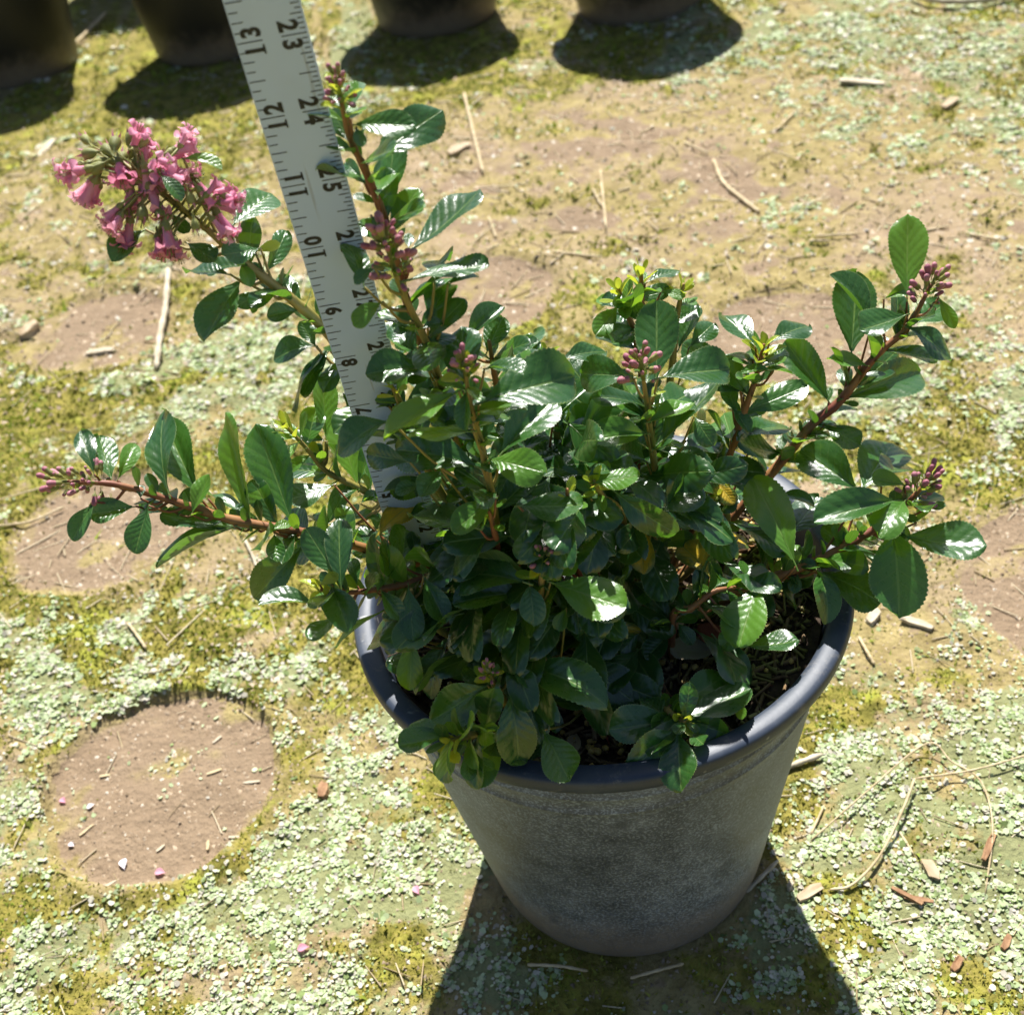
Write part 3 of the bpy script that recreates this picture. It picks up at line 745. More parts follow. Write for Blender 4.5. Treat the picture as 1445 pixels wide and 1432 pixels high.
# every leaf one can pick out: stem, foot x y, tip x y, breadth [, note, depth shift in inches, + is farther]
LD = {
'P1': '''S1 925 800 1095 640 175;S1 1035 925 872 960 120 - -.2;S1 1030 935 1135 905 45 y;S1 885 1045 690 1020 110 - -.1;S1 945 1085 775 1345 190;S1 1225 1222 1085 1238 90;S1 1242 1180 1132 1035 90;
S1 1300 1392 1112 1400 90;S1 1312 1390 1248 1285 70;S1 1080 1030 1192 830 80 - .4;S1 1062 1120 1004 1220 45 p;S1 1072 1130 940 1200 70;S1 690 490 850 508 60 p -.3;S1 575 575 668 668 70 - -.5;S1 480 840 330 950 130 - .3;
S1 702 900 830 975 95;S1 960 1000 1000 1090 70 p;S1 620 760 700 850 60 - .1''',
'P3': '''S1 290 330 75 590 72;S1 292 350 150 535 95;S1 290 330 235 440 60;S15 288 770 255 488 65 p .1;S15 440 1000 328 680 170 p;S15 512 1040 450 840 90 - .2;S15 272 792 140 750 80;S15 205 870 98 932 50 p;S15 292 1215 400 1030 95;S15 255 860 180 800 60 y;
S15 420 1200 432 1108 62 p;S14 545 1272 722 1068 115 Y -.5;S3 560 100 422 185 92 p -.2;S3 805 172 905 -25 150 - .25;S4 592 700 335 775 150 - .3;S4 692 900 470 855 130 - .45;S4 760 1020 640 1040 72 - .3;S4 862 950 770 1045 110 - .2;S3 620 620 560 560 90 - .2;S20 600 620 540 600 60 - .1''',
'P2': '''S2 690 715 612 568 100;S2 728 650 752 735 62;S2 725 630 1005 620 122;S2 810 805 1160 525 122;S2 882 1032 930 668 152 - .3;S2 835 980 848 850 185 p -.2;S2 757 912 655 800 70 - .1;S2 690 562 702 395 132 - .25;S2 650 560 598 468 66 - .2;S2 805 1095 862 1160 60 - -.1;
S2 872 1192 750 1150 90 - .1;S2 1022 1245 1350 1040 140;S2 990 1250 992 1190 50;S3 762 1432 698 1195 125 - .15;S3 810 1360 715 1415 62 - -.35;S3 1122 1402 1125 1205 165 - .15;S3 1000 1410 1375 1335 92;S3 1200 1432 1332 1368 92;S2 700 600 720 560 70 p -.1''',
'A': '''S3 385 440 190 180 200 - .15;S3 440 245 595 175 92 - -.1;S3 415 390 700 265 112 - -.1;S3 470 520 340 440 100 p -.15;S3 440 570 0 560 215 - -.25;S3 500 620 330 690 95 - .1;S4 760 705 775 340 330 - .35;S4 950 830 1640 610 335 - -.1;S4 680 780 135 1105 275 p -.3;
S4 812 1080 350 1120 155 p -.35;S4 860 1360 180 1130 335 - .05;S4 790 770 770 1050 135 - -.15;S4 865 1000 1130 890 190 - -.3;S4 800 1020 510 930 205 - .2;S4 1000 1310 1365 1365 300 p -.25;S4 900 1330 840 1240 82;S4 910 1330 980 1380 82;S4 1090 1240 1480 800 330 - .3;
S4 960 570 1220 540 235 - .4;S21 800 340 1070 60 175 F;S21 960 430 1080 170 185;S22 1226 520 1286 170 290''',
'B': '''S5 1180 640 1190 80 350 - .35;S5 960 640 530 580 285 - -.1;S5 1240 640 1759 550 210;S21 430 490 775 375 170 - .2;S22 500 590 560 470 92;S22 340 1000 650 680 175 F;S22 610 1400 300 1040 330 - -.4;S5 740 1290 720 790 205 - .3;S5 680 1290 560 970 135 p .35;
S5 1080 1100 680 1120 280 p -.3;S5 1080 1310 850 1180 250;S5 1080 1080 1000 790 175 - -.15;S5 1140 800 1240 720 92 y -.1;S5 1130 1000 1463 900 155 p -.2;S5 1200 930 1500 700 285 - .3;S5 1200 1180 1704 735 225''',
'P4': '''S5 720 860 800 980 100;S6 322 300 222 440 100 p -.1;S6 400 420 280 300 120;S6 410 400 300 500 130;S6b 480 172 632 75 56;S6b 402 260 580 215 72;S6b 560 215 662 250 46 p;S6 350 290 245 230 80;S6b 440 220 430 140 56 p;S6 400 260 440 340 82;S6 350 230 330 300 62 p;S6c 610 380 730 320 92;
S6c 640 500 732 318 112;S6c 700 490 822 360 112 - .2;S6c 660 230 655 142 26 y;S6c 665 222 706 180 36 y;S6c 640 290 722 268 62 p;S6c 560 290 602 342 72;S7 942 722 658 490 130 - .15;S7 1010 482 868 330 152 - .1;S7 1000 560 875 540 130;S7 1110 470 1292 350 122 - .1;
S7 1060 582 1172 500 92 - -.1;S7 1100 620 960 620 46 p -.2;S7 945 702 930 590 102;S7 942 722 790 650 92;S7 920 820 880 690 82;S7 980 822 1262 708 82;S7 960 950 1192 840 132;S7 900 962 885 880 160 p -.3;S7 690 1100 850 978 122''',
'E': '''S8 970 450 620 420 270 - -.3;S19 480 700 600 850 130 Y;S19 470 810 330 862 62 Y;S19 420 650 318 652 62 Y;S19 200 530 200 420 142 Y;S9 1082 1310 780 620 330 p -.9;S8 1060 1100 1280 850 285 - -.2;S8 1000 790 1230 780 160 - .2;S18 400 1435 190 1140 215 Y .2;S19 500 1250 692 1090 180 Y;
S19 480 1000 400 1180 90;S19 560 1000 640 1080 80 p;S19 430 1020 520 1000 80;S25 330 1200 500 1280 40 p''',
'P5': '''S8 895 400 890 65 178 p .15;S8 615 700 640 318 222 - .2;S8 700 550 530 305 102 F -.05;S8 880 520 668 612 142 - -.2;S8 900 580 1142 690 168 - -.1;S8 930 560 1070 470 122 - .25;S8 1062 440 1136 576 52 p;S8 790 430 930 370 46 p;S8 682 770 500 730 92 p -.25;S8 590 900 570 760 72 - .15;S8 640 880 862 680 132 - .1;
S8 600 930 996 790 152;S8 490 940 290 680 142;S8 500 950 505 885 36;S8 405 1055 405 1030 30;S8 380 1102 480 1070 52 p;S8 490 1080 650 1170 132;S8 322 1190 290 1090 92;S8 262 1200 266 1135 52;S8 160 1000 60 1120 100;S7 20 1000 100 1090 80''',
'Q': '''S9 420 1010 225 868 162 - -.1;S9 450 1010 560 828 172 - .2;S9 530 960 625 888 132 - .25;S9 600 1000 490 980 72 p;S9 560 1060 290 1112 122 - -.3;S9 600 1062 520 1142 112 p -.2;S9 610 1190 872 1245 152;S9 560 1170 592 1430 192 - -.3;S9 300 1322 512 1400 152 - -.1;S9 430 1250 300 1150 62;S9 412 1312 340 1160 56 p;
S9 200 1270 205 1215 40 p;S9 205 1275 270 1210 40 p;S9 200 1280 155 1258 40 p;S9 210 1290 270 1292 46;S9 270 1300 352 1280 62;S9 190 1330 200 1390 42;S9 440 1270 500 1222 92 - .2;S9 650 1132 690 1060 46 p;S9 690 1082 750 1076 46''',
'C': '''S10 1250 1090 680 930 350 - -.1;S10 1222 1180 710 1230 272 - .05;S10 1300 1120 1345 1400 202 - -.15;S16 270 940 300 655 235 - -.1;S16 385 900 350 680 110;S24 850 650 345 530 335;S24 1000 440 690 662 205 p -.15;S24 1232 850 1050 418 325 - .1;S24 1255 960 1180 730 220 - -.2''',
'D': '''S10 370 1110 900 1300 380 p -.2;S10 330 990 540 980 132 p;S23 100 480 565 490 300;S23 430 890 690 520 265 - -.1;S23 330 700 280 540 92 p;S23 420 600 560 500 140 p .15;S17 1000 390 1533 370 370 - .15;S25 1180 612 1480 560 205;S17 690 290 1030 250 215 p -.1;S17 640 230 820 160 122;S25 845 560 900 900 205;
S25 1070 650 1080 1012 182 Y;S25 800 620 760 880 120;S17 640 420 560 420 120;S23 700 900 780 980 160 - .5;S25 1180 860 1210 1100 110;S25 1000 900 950 1080 120;S25 900 1180 1020 1120 120 Y;S17 760 560 700 420 140 - .2;S17 900 540 960 420 140 - .2''',
'P6': '''S11 690 920 470 1060 190 - -.1;S11 820 960 880 1285 190 - -.6;S11 880 900 960 1180 132;S11 720 900 618 820 112 - .2;S12 520 1150 298 1210 92;S12 490 1125 330 1090 80;S12 500 1232 480 1352 76 p;S12 510 1240 560 1262 60 y;S12 600 1250 732 1312 72;S12 612 1250 622 1360 82;S12 600 1180 640 1130 60 p;S12 640 1200 700 1160 60;
S27 350 690 320 922 112 p -.1;S27 330 450 350 682 112;S27 200 460 292 582 82;S27 410 400 502 600 112;S27 522 680 375 932 92;S27 560 700 582 872 122;S27 640 600 560 722 132;S11 600 980 560 1130 90 - .3;S11 560 1160 600 1080 60 p''',
'H': '''S26 280 540 770 600 390 - -.2;S26 660 480 1122 760 350 - .1;S10 370 380 930 150 330 - .1;S10 260 80 20 340 232;S10 320 90 290 312 142 - .1;S11 130 540 322 670 132 - -.1;S26 400 1060 585 1420 310 - -1.6;S11 430 1100 270 1270 190 - -.7;S11 0 1130 230 1290 152 - -.7;S26 400 790 730 780 172;S26 430 820 500 1040 122;
S26 740 720 1010 862 152 p .2;S26 1210 690 1060 410 162;S18 1430 150 1240 200 122;S18 1390 260 1220 460 172;S26 900 200 1160 210 82 Y .3;S26 560 60 490 220 120 p;S10 130 300 60 120 120 - .2''',
'P7': '''S13 540 1090 766 918 132 p;S13 610 1120 852 1020 152;S13 520 1140 260 1190 142;S13 510 1140 400 1040 112;S13 560 1200 400 1312 152;S13 550 1202 560 1432 172 - -.15;S13 610 1200 660 1242 82;S13 610 1150 682 1130 62;S13 800 1092 852 1120 60 p''',
'G': '''S16 712 870 490 520 232 - .1;S16 752 950 720 420 215 - -.1;S16 880 940 830 700 92;S16 1050 990 1150 740 192 p -.15;S16 512 1090 108 1060 232 - -.05;S14 432 650 28 1020 250 - -.15;S16 680 970 792 1262 252 - -.2;S16 690 1210 520 1402 190;S27 1060 1170 700 1400 82 p;S27 1292 1390 930 1290 252 - -.3;
S16 580 1000 430 880 46 y -.1;S16 590 940 722 870 92 y -.1;S15 1020 560 830 640 202 - -.5;S15 1000 560 920 742 182 - -.4;S15 1040 500 1040 370 72;S15 700 440 1040 380 52 - .2;S15 920 280 1042 180 82 - -.3;S16 620 1020 640 1160 80;S14 980 700 1100 660 120''',
'P8': '''S14 300 342 235 138 82;S14 382 372 330 188 132 - .1;S14 420 372 502 200 56 p;S14 642 420 558 52 106 - -.1;S14 782 440 618 108 172 - .1;S14 762 530 842 378 82 p -.2;S14 1022 560 982 118 92 p;S14 1212 560 1080 178 192;S14 1400 412 1208 482 100 - .3;S14 482 510 298 552 112 - .1;S14 300 500 198 652 86;S14 552 520 490 712 112 - -.2;
S14 662 530 500 490 72 - .1;S14 1012 600 640 590 112 - .15;S14 922 612 592 752 92 - -.1;S14 1002 540 840 440 72 - .2;S14 822 470 690 460 72 - .2;S14 520 466 520 410 40 - -.15;S14 1130 612 1216 580 56 p -.2;S14 1140 640 1152 762 82 - -.1;S14 1260 660 1182 662 46;S14 1292 620 1228 556 112;S14 1372 600 1318 538 72;S14 985 530 980 490 45;S14 655 460 600 400 40 p -.1''',
'F': '''S18 730 190 650 80 92 p;S18 820 210 815 88 86 p;S18 710 212 610 200 76 p;S18 840 290 952 262 92 p;S18 820 240 720 222 72;S18 460 270 542 150 122;S18 440 282 430 214 66 p;S18 460 312 546 290 62 p;S18 430 312 300 290 102 p;S18 235 420 230 300 76 p;S18 270 420 352 370 82 p;S18 210 422 60 330 132;
S18 240 432 150 470 82;S18 442 440 420 340 92;S9 800 280 640 700 360 p -1.1;S18 700 600 500 730 162 p -.4;S18 720 750 1102 760 232 - -.5;S18 160 580 270 722 122;S18 100 560 0 620 112;S18 160 560 302 520 82 p;S9 1120 180 1090 312 92;S9 1290 160 1432 430 252 - -.3''',
}
class O: pass
def orient(B, T, N):
    Y = T - B; L = np.linalg.norm(Y); Y = Y / L
    Z = N - Y * (N @ Y); Z /= np.linalg.norm(Z); X = np.cross(Y, Z)
    return X, Y, Z, L
def place(me, name, B, X, Y, Z, w, L, parent, mat=None):
    o = bpy.data.objects.new(name, me); COL.objects.link(o); o.parent = parent
    m = Matrix.Identity(4); b = (B - SH) * IN
    t_ = .5 * (w + L)
    for i in range(3):
        m[i][0] = X[i] * w * IN; m[i][1] = Y[i] * L * IN; m[i][2] = Z[i] * t_ * IN; m[i][3] = b[i]
    o.matrix_basis = m
    if mat is not None:
        o.material_slots[0].link = 'OBJECT'; o.material_slots[0].material = mat
    return o
leaf_specs = []
lr = np.random.default_rng(99)
for reg, txt in LD.items():
    ox, oy, s = REG[reg]
    for item in txt.replace('\n', '').split(';'):
        f = item.split()
        if len(f) < 6: continue
        st = STEM[f[0]]; bx, by, tx, ty, w = [float(q) / s for q in f[1:6]]
        note = f[6] if len(f) > 6 else '-'; sh = float(f[7]) if len(f) > 7 else 0.
        bx += ox; tx += ox; by += oy; ty += oy
        n_ok = int(len(st['px']) * .86)
        dpx = np.hypot(st['px'][:n_ok, 0] - bx, st['px'][:n_ok, 1] - by); j = int(np.argmin(dpx))
        D = st['px'][j, 2] + sh * .8
        vis = math.hypot(tx - bx, ty - by); ipp = D / FPX
        Lp = max(vis * 1.03, w * (1.62 if note != 'p' else 1.5))
        dzm = math.sqrt(max(Lp * Lp - vis * vis, 0)) * ipp
        vert = (ty - by) / max(vis, 1)
        dz = (-1 if vert > -.12 else 1) * dzm
        dz = max(-1.1, min(1.1, dz))
        B = at_depth(bx, by, D); T = at_depth(tx, ty, D + dz)
        tocam = -ray((bx + tx) / 2, (by + ty) / 2); tocam /= np.linalg.norm(tocam)
        N = tocam * .46 + np.array([0, 0, 1.]) * .80 + lr.normal(0, .20, 3)
        X, Y, Z, L = orient(B, T, N)
        # breadth as seen: true breadth between .40 and .66 of the length, turned where the view is narrower
        seen = w * ipp; e = abs(np.dot(Z, tocam)) / max(1e-6, math.sqrt(max(1e-6, 1 - np.dot(Y, tocam) ** 2)))
        L *= 1.06; real = 1.08 * seen / max(.45, min(1, e)); lo, hi = .42 * L, .66 * L
        if real < lo:
            ang = math.acos(max(.25, min(1, real / lo))) * (1 if lr.uniform() < .62 else -1) * .9
            Z2 = Z * math.cos(ang) + X * math.sin(ang)
            if Z2[2] < Z[2] - .35: Z2 = Z * math.cos(ang) - X * math.sin(ang)
            X = np.cross(Y, Z2); Z = Z2; real = lo
        real = min(real, hi)
        leaf_specs.append((f[0], B, X, Y, Z, real, L, note, j))
        # leaf stalk or twig reaching the stem
        gap = np.linalg.norm(B - st['c'][j])
        if gap > .10:
            e = B - Y * .08 * L
            j2 = min(j + 2 + int(gap * 22), int(len(st['c']) * .93)); root = st['c'][j2]   # side shoots leave the stem lower down and rise
            mid = root * .45 + e * .55 + np.array([0, 0, -.10 - .12 * gap]) - FWD * -.10 * gap
            V, F = tube(catmull([root, mid, e], 7) - SH, np.linspace(.030, .017, 7), 5)
            o = len(st['V']); st['V'] += list(V); st['F'] += [tuple(i + o for i in q) for q in F]
for nm, st in STEM.items():
    st['ob'] = mesh_obj('branch', st['V'], st['F'], M['stem_red'] if st['kind'] == 'r' else M['stem_green'], shrub)
MATS = {'p': M['pale_leaf'], 'y': M['young'], 'Y': M['yellow'], '-': None, 'F': None}
for i, (nm, B, X, Y, Z, w, L, note, j) in enumerate(leaf_specs):
    if note == 'F': me = FOLDED[i % 2]
    elif L < .45: me = SMALL[i % 3]
    else: me = LEAVES[int(lr.integers(0, len(LEAVES)))]
    mat = MATS.get(note)
    if me in SMALL and mat is None: mat = M['leaf']
    place(me, 'leaf', B, X, Y, Z, w, L, STEM[nm]['ob'], mat)
print('traced leaves', len(leaf_specs))

# ---- shoot tips: tight whorls of small bright leaves
def frame(t):
    t = t / np.linalg.norm(t); a = np.cross(t, [.2, .3, 1.]); a /= np.linalg.norm(a); return t, a, np.cross(t, a)
def shoot(nm, n, size, spread=1.0, seed=0, mat='young', along=.5):
    st = STEM[nm]; tip = st['c'][0]; t, a, b_ = frame(st['c'][0] - st['c'][6]); r = np.random.default_rng(seed + 500)
    for k in range(n):
        h = (k / n); ang = k * 2.4 + r.uniform(-.3, .3)
        out = a * math.cos(ang) + b_ * math.sin(ang)
        op = (1.15 - h * .85) * spread
        Y = t * math.cos(op) + out * math.sin(op); Y /= np.linalg.norm(Y)
        B = tip - t * (1 - h) * along + out * .02
        N = t * math.sin(op) - out * math.cos(op)
        X, Y, Z, L = orient(B, B + Y * size * (1.25 - .7 * h) * r.uniform(.8, 1.2), N)
        place(SMALL[int(r.integers(0, 3))], 'young_leaf', B, X, Y, Z, L * r.uniform(.36, .5), L, st['ob'], M[mat] if h > .25 else M['pale_leaf'])
for i, (nm, n, s) in enumerate((('S6', 10, .36), ('S6b', 9, .34), ('S6c', 6, .30), ('S7', 11, .40), ('S12', 8, .36), ('S13', 8, .34), ('S15', 12, .36), ('S17', 9, .34), ('S20', 8, .32), ('S22', 6, .28), ('S19', 7, .34), ('S10', 9, .30), ('S11', 8, .26), ('S4', 8, .32), ('S2', 9, .34), ('S16', 7, .34), ('S24', 5, .3), ('S23', 5, .3))):
    shoot(nm, n, s * 1.2, seed=i)

# ---- buds and flowers
def bud_mesh(seed, L=1.0):
    r = np.random.default_rng(seed)
    prof = [(.03, -.55), (.04, -.1), (.13, 0), (.19, .10), (.22, .26), (.20, .40), (.22, .55), (.24, .70), (.21, .85), (.13, .95), (.02, 1.0)]
    n = 7; V, F = lathe(prof, n); V = np.array(V); V[:, 0] += .05 * V[:, 2] ** 2 * r.uniform(-1, 1)
    fm = [0 if (f[0] // n) < (4, 5, 7)[seed] else 1 for f in F]
    me = bpy.data.meshes.new('bud'); me.from_pydata([tuple(v) for v in V], [], F)
    me.materials.append(M['calyx']); me.materials.append(M['bud'])
    me.polygons.foreach_set('material_index', np.array(fm, dtype=np.int32)); me.polygons.foreach_set('use_smooth', np.ones(len(F), dtype=bool)); me.update()
    return me
BUDS = [bud_mesh(k) for k in range(3)]
def blossom_mesh(seed):
    r = np.random.default_rng(seed); n = 10
    prof = [(.03, -.35), (.04, -.12), (.11, -.02), (.14, .06), (.12, .14), (.105, .22), (.12, .40), (.15, .58), (.18, .72), (.21, .78)]
    V, F = lathe(prof, n); fm = [0 if (f[0] // n) < 4 else 1 for f in F]; V = [tuple(v) for v in V]
    for k in range(5):
        a0 = k * 2 * math.pi / 5 + r.uniform(-.1, .1); rows = []; back = r.uniform(-.25, .35)
        for i, (rd, hw, dz) in enumerate(((.17, .085, .74), (.23, .13, .82), (.30, .15, .85), (.36, .13, .82), (.40, .06, .76))):
            row = []
            for j, u in enumerate((-1, 0, 1)):
                x, y = rd, u * hw; z = dz - back * (rd - .17) * 2 + (.03 if u == 0 else .0) * -1 + r.uniform(-.012, .012)
                row.append(len(V)); V.append((x * math.cos(a0) - y * math.sin(a0), x * math.sin(a0) + y * math.cos(a0), z))
            rows.append(row)
        for i in range(4):
            for j in range(2): F.append((rows[i][j], rows[i][j + 1], rows[i + 1][j + 1], rows[i + 1][j])); fm.append(1)
    for k in range(4):      # stamens
        a0 = k * 1.57 + .3; pt, pf = tube([(.03 * math.cos(a0), .03 * math.sin(a0), .3), (.06 * math.cos(a0), .06 * math.sin(a0), .8), (.09 * math.cos(a0), .09 * math.sin(a0), .95), (.10 * math.cos(a0), .10 * math.sin(a0), .99)], [.012, .012, .012, .03], 4)
        o = len(V); V += [tuple(q) for q in pt]; F += [tuple(i + o for i in q) for q in pf]; fm += [0] * len(pf)
    for k in range(5):      # sepals
        a0 = k * 2 * math.pi / 5 + .6; o = len(V)
        for rd, u, z in ((.11, -.04, .05), (.11, .04, .05), (.20, 0, .24)):
            V.append((rd * math.cos(a0) - u * math.sin(a0), rd * math.sin(a0) + u * math.cos(a0), z))
        F.append((o, o + 1, o + 2)); fm.append(0)
    me = bpy.data.meshes.new('blossom'); me.from_pydata(V, [], F); me.materials.append(M['calyx']); me.materials.append(M['petal'])
    me.polygons.foreach_set('material_index', np.array(fm, dtype=np.int32)); me.polygons.foreach_set('use_smooth', np.ones(len(F), dtype=bool)); me.update()
    return me
BLOOM = [blossom_mesh(k) for k in range(4)]
def calyx_mesh(seed):
    n = 8; V, F = lathe([(.03, -.4), (.04, -.1), (.13, 0), (.20, .16), (.22, .34), (.20, .46), (.08, .44), (.02, .5)], n); V = [tuple(v) for v in V]; fm = [0] * len(F)
    for k in range(5):
        a0 = k * 2 * math.pi / 5; o = len(V)
        for rd, u, z in ((.19, -.06, .42), (.19, .06, .42), (.27, 0, .72)):
            V.append((rd * math.cos(a0) - u * math.sin(a0), rd * math.sin(a0) + u * math.cos(a0), z))
        F.append((o, o + 1, o + 2)); fm.append(1)
    pt, pf = tube([(0, 0, .45), (.02, .01, .6), (.05, .0, .8)], [.03, .022, .03], 4); o = len(V); V += [tuple(p) for p in pt]; F += [tuple(i + o for i in q) for q in pf]; fm += [0] * len(pf)
    me = bpy.data.meshes.new('calyx'); me.from_pydata(V, [], F); me.materials.append(M['calyx']); me.materials.append(M['bud'])
    me.polygons.foreach_set('material_index', np.array(fm, dtype=np.int32)); me.polygons.foreach_set('use_smooth', np.ones(len(F), dtype=bool)); me.update()
    return me
CAL = calyx_mesh(1)
def stick_on(me, name, B, dirv, size, parent, roll=0.):
    t, a, b_ = frame(dirv); c, s_ = math.cos(roll), math.sin(roll)
    X = a * c + b_ * s_; Yv = np.cross(t, X)
    o = bpy.data.objects.new(name, me); COL.objects.link(o); o.parent = parent
    m = Matrix.Identity(4); p = (B - SH) * IN
    for i in range(3):
        m[i][0] = X[i] * size * IN; m[i][1] = Yv[i] * size * IN; m[i][2] = t[i] * size * IN; m[i][3] = p[i]
    o.matrix_basis = m
    return o
def cluster(nm, n, length, size, seed, wide=.30, label=None, ahead=.25):
    st = STEM[nm]; r = np.random.default_rng(seed); tip = st['c'][0]; t, a, b_ = frame(st['c'][0] - st['c'][8])
    V, F = tube(np.array([tip - t * length * .7, tip, tip + t * length * ahead]) - SH, [.04, .035, .02], 6)
    core = mesh_obj('flower_cluster', V, F, M['calyx'], shrub)
    if label: core['label'] = label
    for k in range(n):
        h = k / (n - 1); ang = k * 2.4 + r.uniform(-.4, .4); out = a * math.cos(ang) + b_ * math.sin(ang)
        op = 1.45 - 1.1 * h + r.uniform(-.5, .5)
        d = t * math.cos(op) + out * math.sin(op) + np.array([0, 0, .15])
        B = tip + t * (length * (h * (.7 + ahead) - .7)) + out * wide * .45 * (1 - h * .6)
        stick_on(BUDS[int(r.integers(0, 3))], 'bud', B + d / np.linalg.norm(d) * size * .35, d, size * r.uniform(.55, 1.3), core, r.uniform(0, 6))
    for k in range(n // 3):          # bracts and tiny green buds between the pink ones
        ang = k * 2.1 + r.uniform(0, 1); out = a * math.cos(ang) + b_ * math.sin(ang); h = r.uniform(-.7, .1)
        B = tip + t * length * h; Yd = t * .7 + out
        X, Y, Z, L = orient(B, B + Yd / np.linalg.norm(Yd) * size * r.uniform(.7, 1.2), t - out * .5)
        place(SMALL[k % 3], 'young_leaf', B, X, Y, Z, L * .4, L, core, M['pale_leaf'] if k % 2 else M['young'])
    return core
cluster('S3', 46, .80, .19, 1, label='tight cluster of deep pink buds beside the yardstick', ahead=.3)
cluster('S5', 18, .48, .21, 2, label='pink buds on the stem at the middle of the shrub')
cluster('S8', 24, .55, .20, 3, label='dusty pink buds on the longest stem reaching right')
cluster('S9', 26, .62, .20, 4, label='dusty pink buds on the low stem reaching past the rim')
cluster('S14', 34, .80, .19, 5, label='mauve pink buds at the end of the long horizontal stem')
cluster('S4', 16, .28, .16, 6, .2, label='small reddish unopened bud tip')
cluster('S10', 14, .24, .14, 7, .18, label='small coral unopened bud tip')
cluster('S11', 14, .24, .13, 8, .18, label='small coral unopened bud tip')
cluster('S2', 22, .34, .12, 9, .14, label='small brownish red bud tip at the top of the tallest stem')
# the open flowers
st = STEM['S1']; t, a, b_ = frame(st['c'][0] - st['c'][10])
V, F = tube(np.array([st['c'][14], st['c'][0], st['c'][0] + t * .55]) - SH, [.05, .045, .02], 6)
fl = mesh_obj('flower_cluster', V, F, M['stem_green'], shrub); fl['label'] = 'open pink tubular flowers with spent green calyces'
D0 = float(st['px'][2, 2]); fr = np.random.default_rng(3)
BL = [(165, 560, -1, .2), (200, 640, -.6, .8), (375, 560, .1, .5), (455, 420, .2, -.5), (668, 420, .5, -.9), (545, 600, .4, .5), (425, 690, -.1, 1), (540, 690, .3, .9), (370, 790, -.5, .9), (400, 870, -.2, 1), (600, 870, .1, 1), (650, 930, .2, .9),
      (850, 820, .6, .8), (820, 630, .3, -.6), (900, 700, .8, -.1), (790, 680, .2, .2), (620, 580, .4, .1), (690, 560, .6, -.1), (250, 640, -.4, .6), (480, 610, 0, .6), (560, 540, .1, -.2), (860, 650, .5, -.3), (500, 450, .1, -.6), (640, 480, .4, -.4), (590, 920, -.1, 1), (340, 780, -.7, .5)]
CALX = [(200, 390, -.5, -.8), (205, 470, -.8, -.1), (350, 400, -.1, -1), (300, 440, -.4, -.6), (430, 370, .1, -1), (260, 530, -.7, .2), (585, 470, .3, -.7), (720, 705, .1, .4), (700, 640, .4, -.2), (490, 390, .3, -.9), (240, 550, -.8, .3), (410, 610, -.1, .7), (480, 780, 0, 1), (740, 830, .1, .9), (300, 520, -.4, 0), (560, 770, 0, .9), (450, 520, 0, .1), (390, 470, 0, -.4)]
BL = BL + [(x + fr.uniform(-45, 45), y + fr.uniform(-45, 45), dx, dy) for (x, y, dx, dy) in BL]
BL = BL + [(x + fr.uniform(-30, 30), y + fr.uniform(-30, 30), dx * .4, dy * .4) for (x, y, dx, dy) in BL[:26:2]]
def bloom_at(me, name, px, py, dx, dy, size):
    x, y = 60 + px / 3.41, 80 + py / 3.41
    off = fr.uniform(-.35, .2); P = at_depth(x, y, D0 + off)
    d = RGT * dx - UPV * dy * .8 - FWD * fr.uniform(-.35, .5) + np.array([0, 0, -.15])
    d /= np.linalg.norm(d)
    B = P - d * size * .45
    j = int(np.argmin(np.linalg.norm(st['c'][:16] - B, axis=1)))
    o = stick_on(me, name, B, d, size, fl, fr.uniform(0, 6))
    pv, pf = tube(np.array([st['c'][j], (st['c'][j] + B) / 2 + np.array([0, 0, .04]), B - d * size * .1]) - SH, [.022, .018, .016], 4)
    return pv, pf
PV, PF = [], []
for (px, py, dx, dy) in BL:
    v, f = bloom_at(BLOOM[int(fr.integers(0, 4))], 'blossom', px, py, dx, dy, fr.uniform(.34, .50)); o = len(PV); PV += list(v); PF += [tuple(i + o for i in q) for q in f]
for (px, py, dx, dy) in CALX:
    v, f = bloom_at(CAL, 'calyx', px, py, dx, dy, fr.uniform(.28, .42)); o = len(PV); PV += list(v); PF += [tuple(i + o for i in q) for q in f]
mesh_obj('pedicels', PV, PF, M['calyx'], fl)

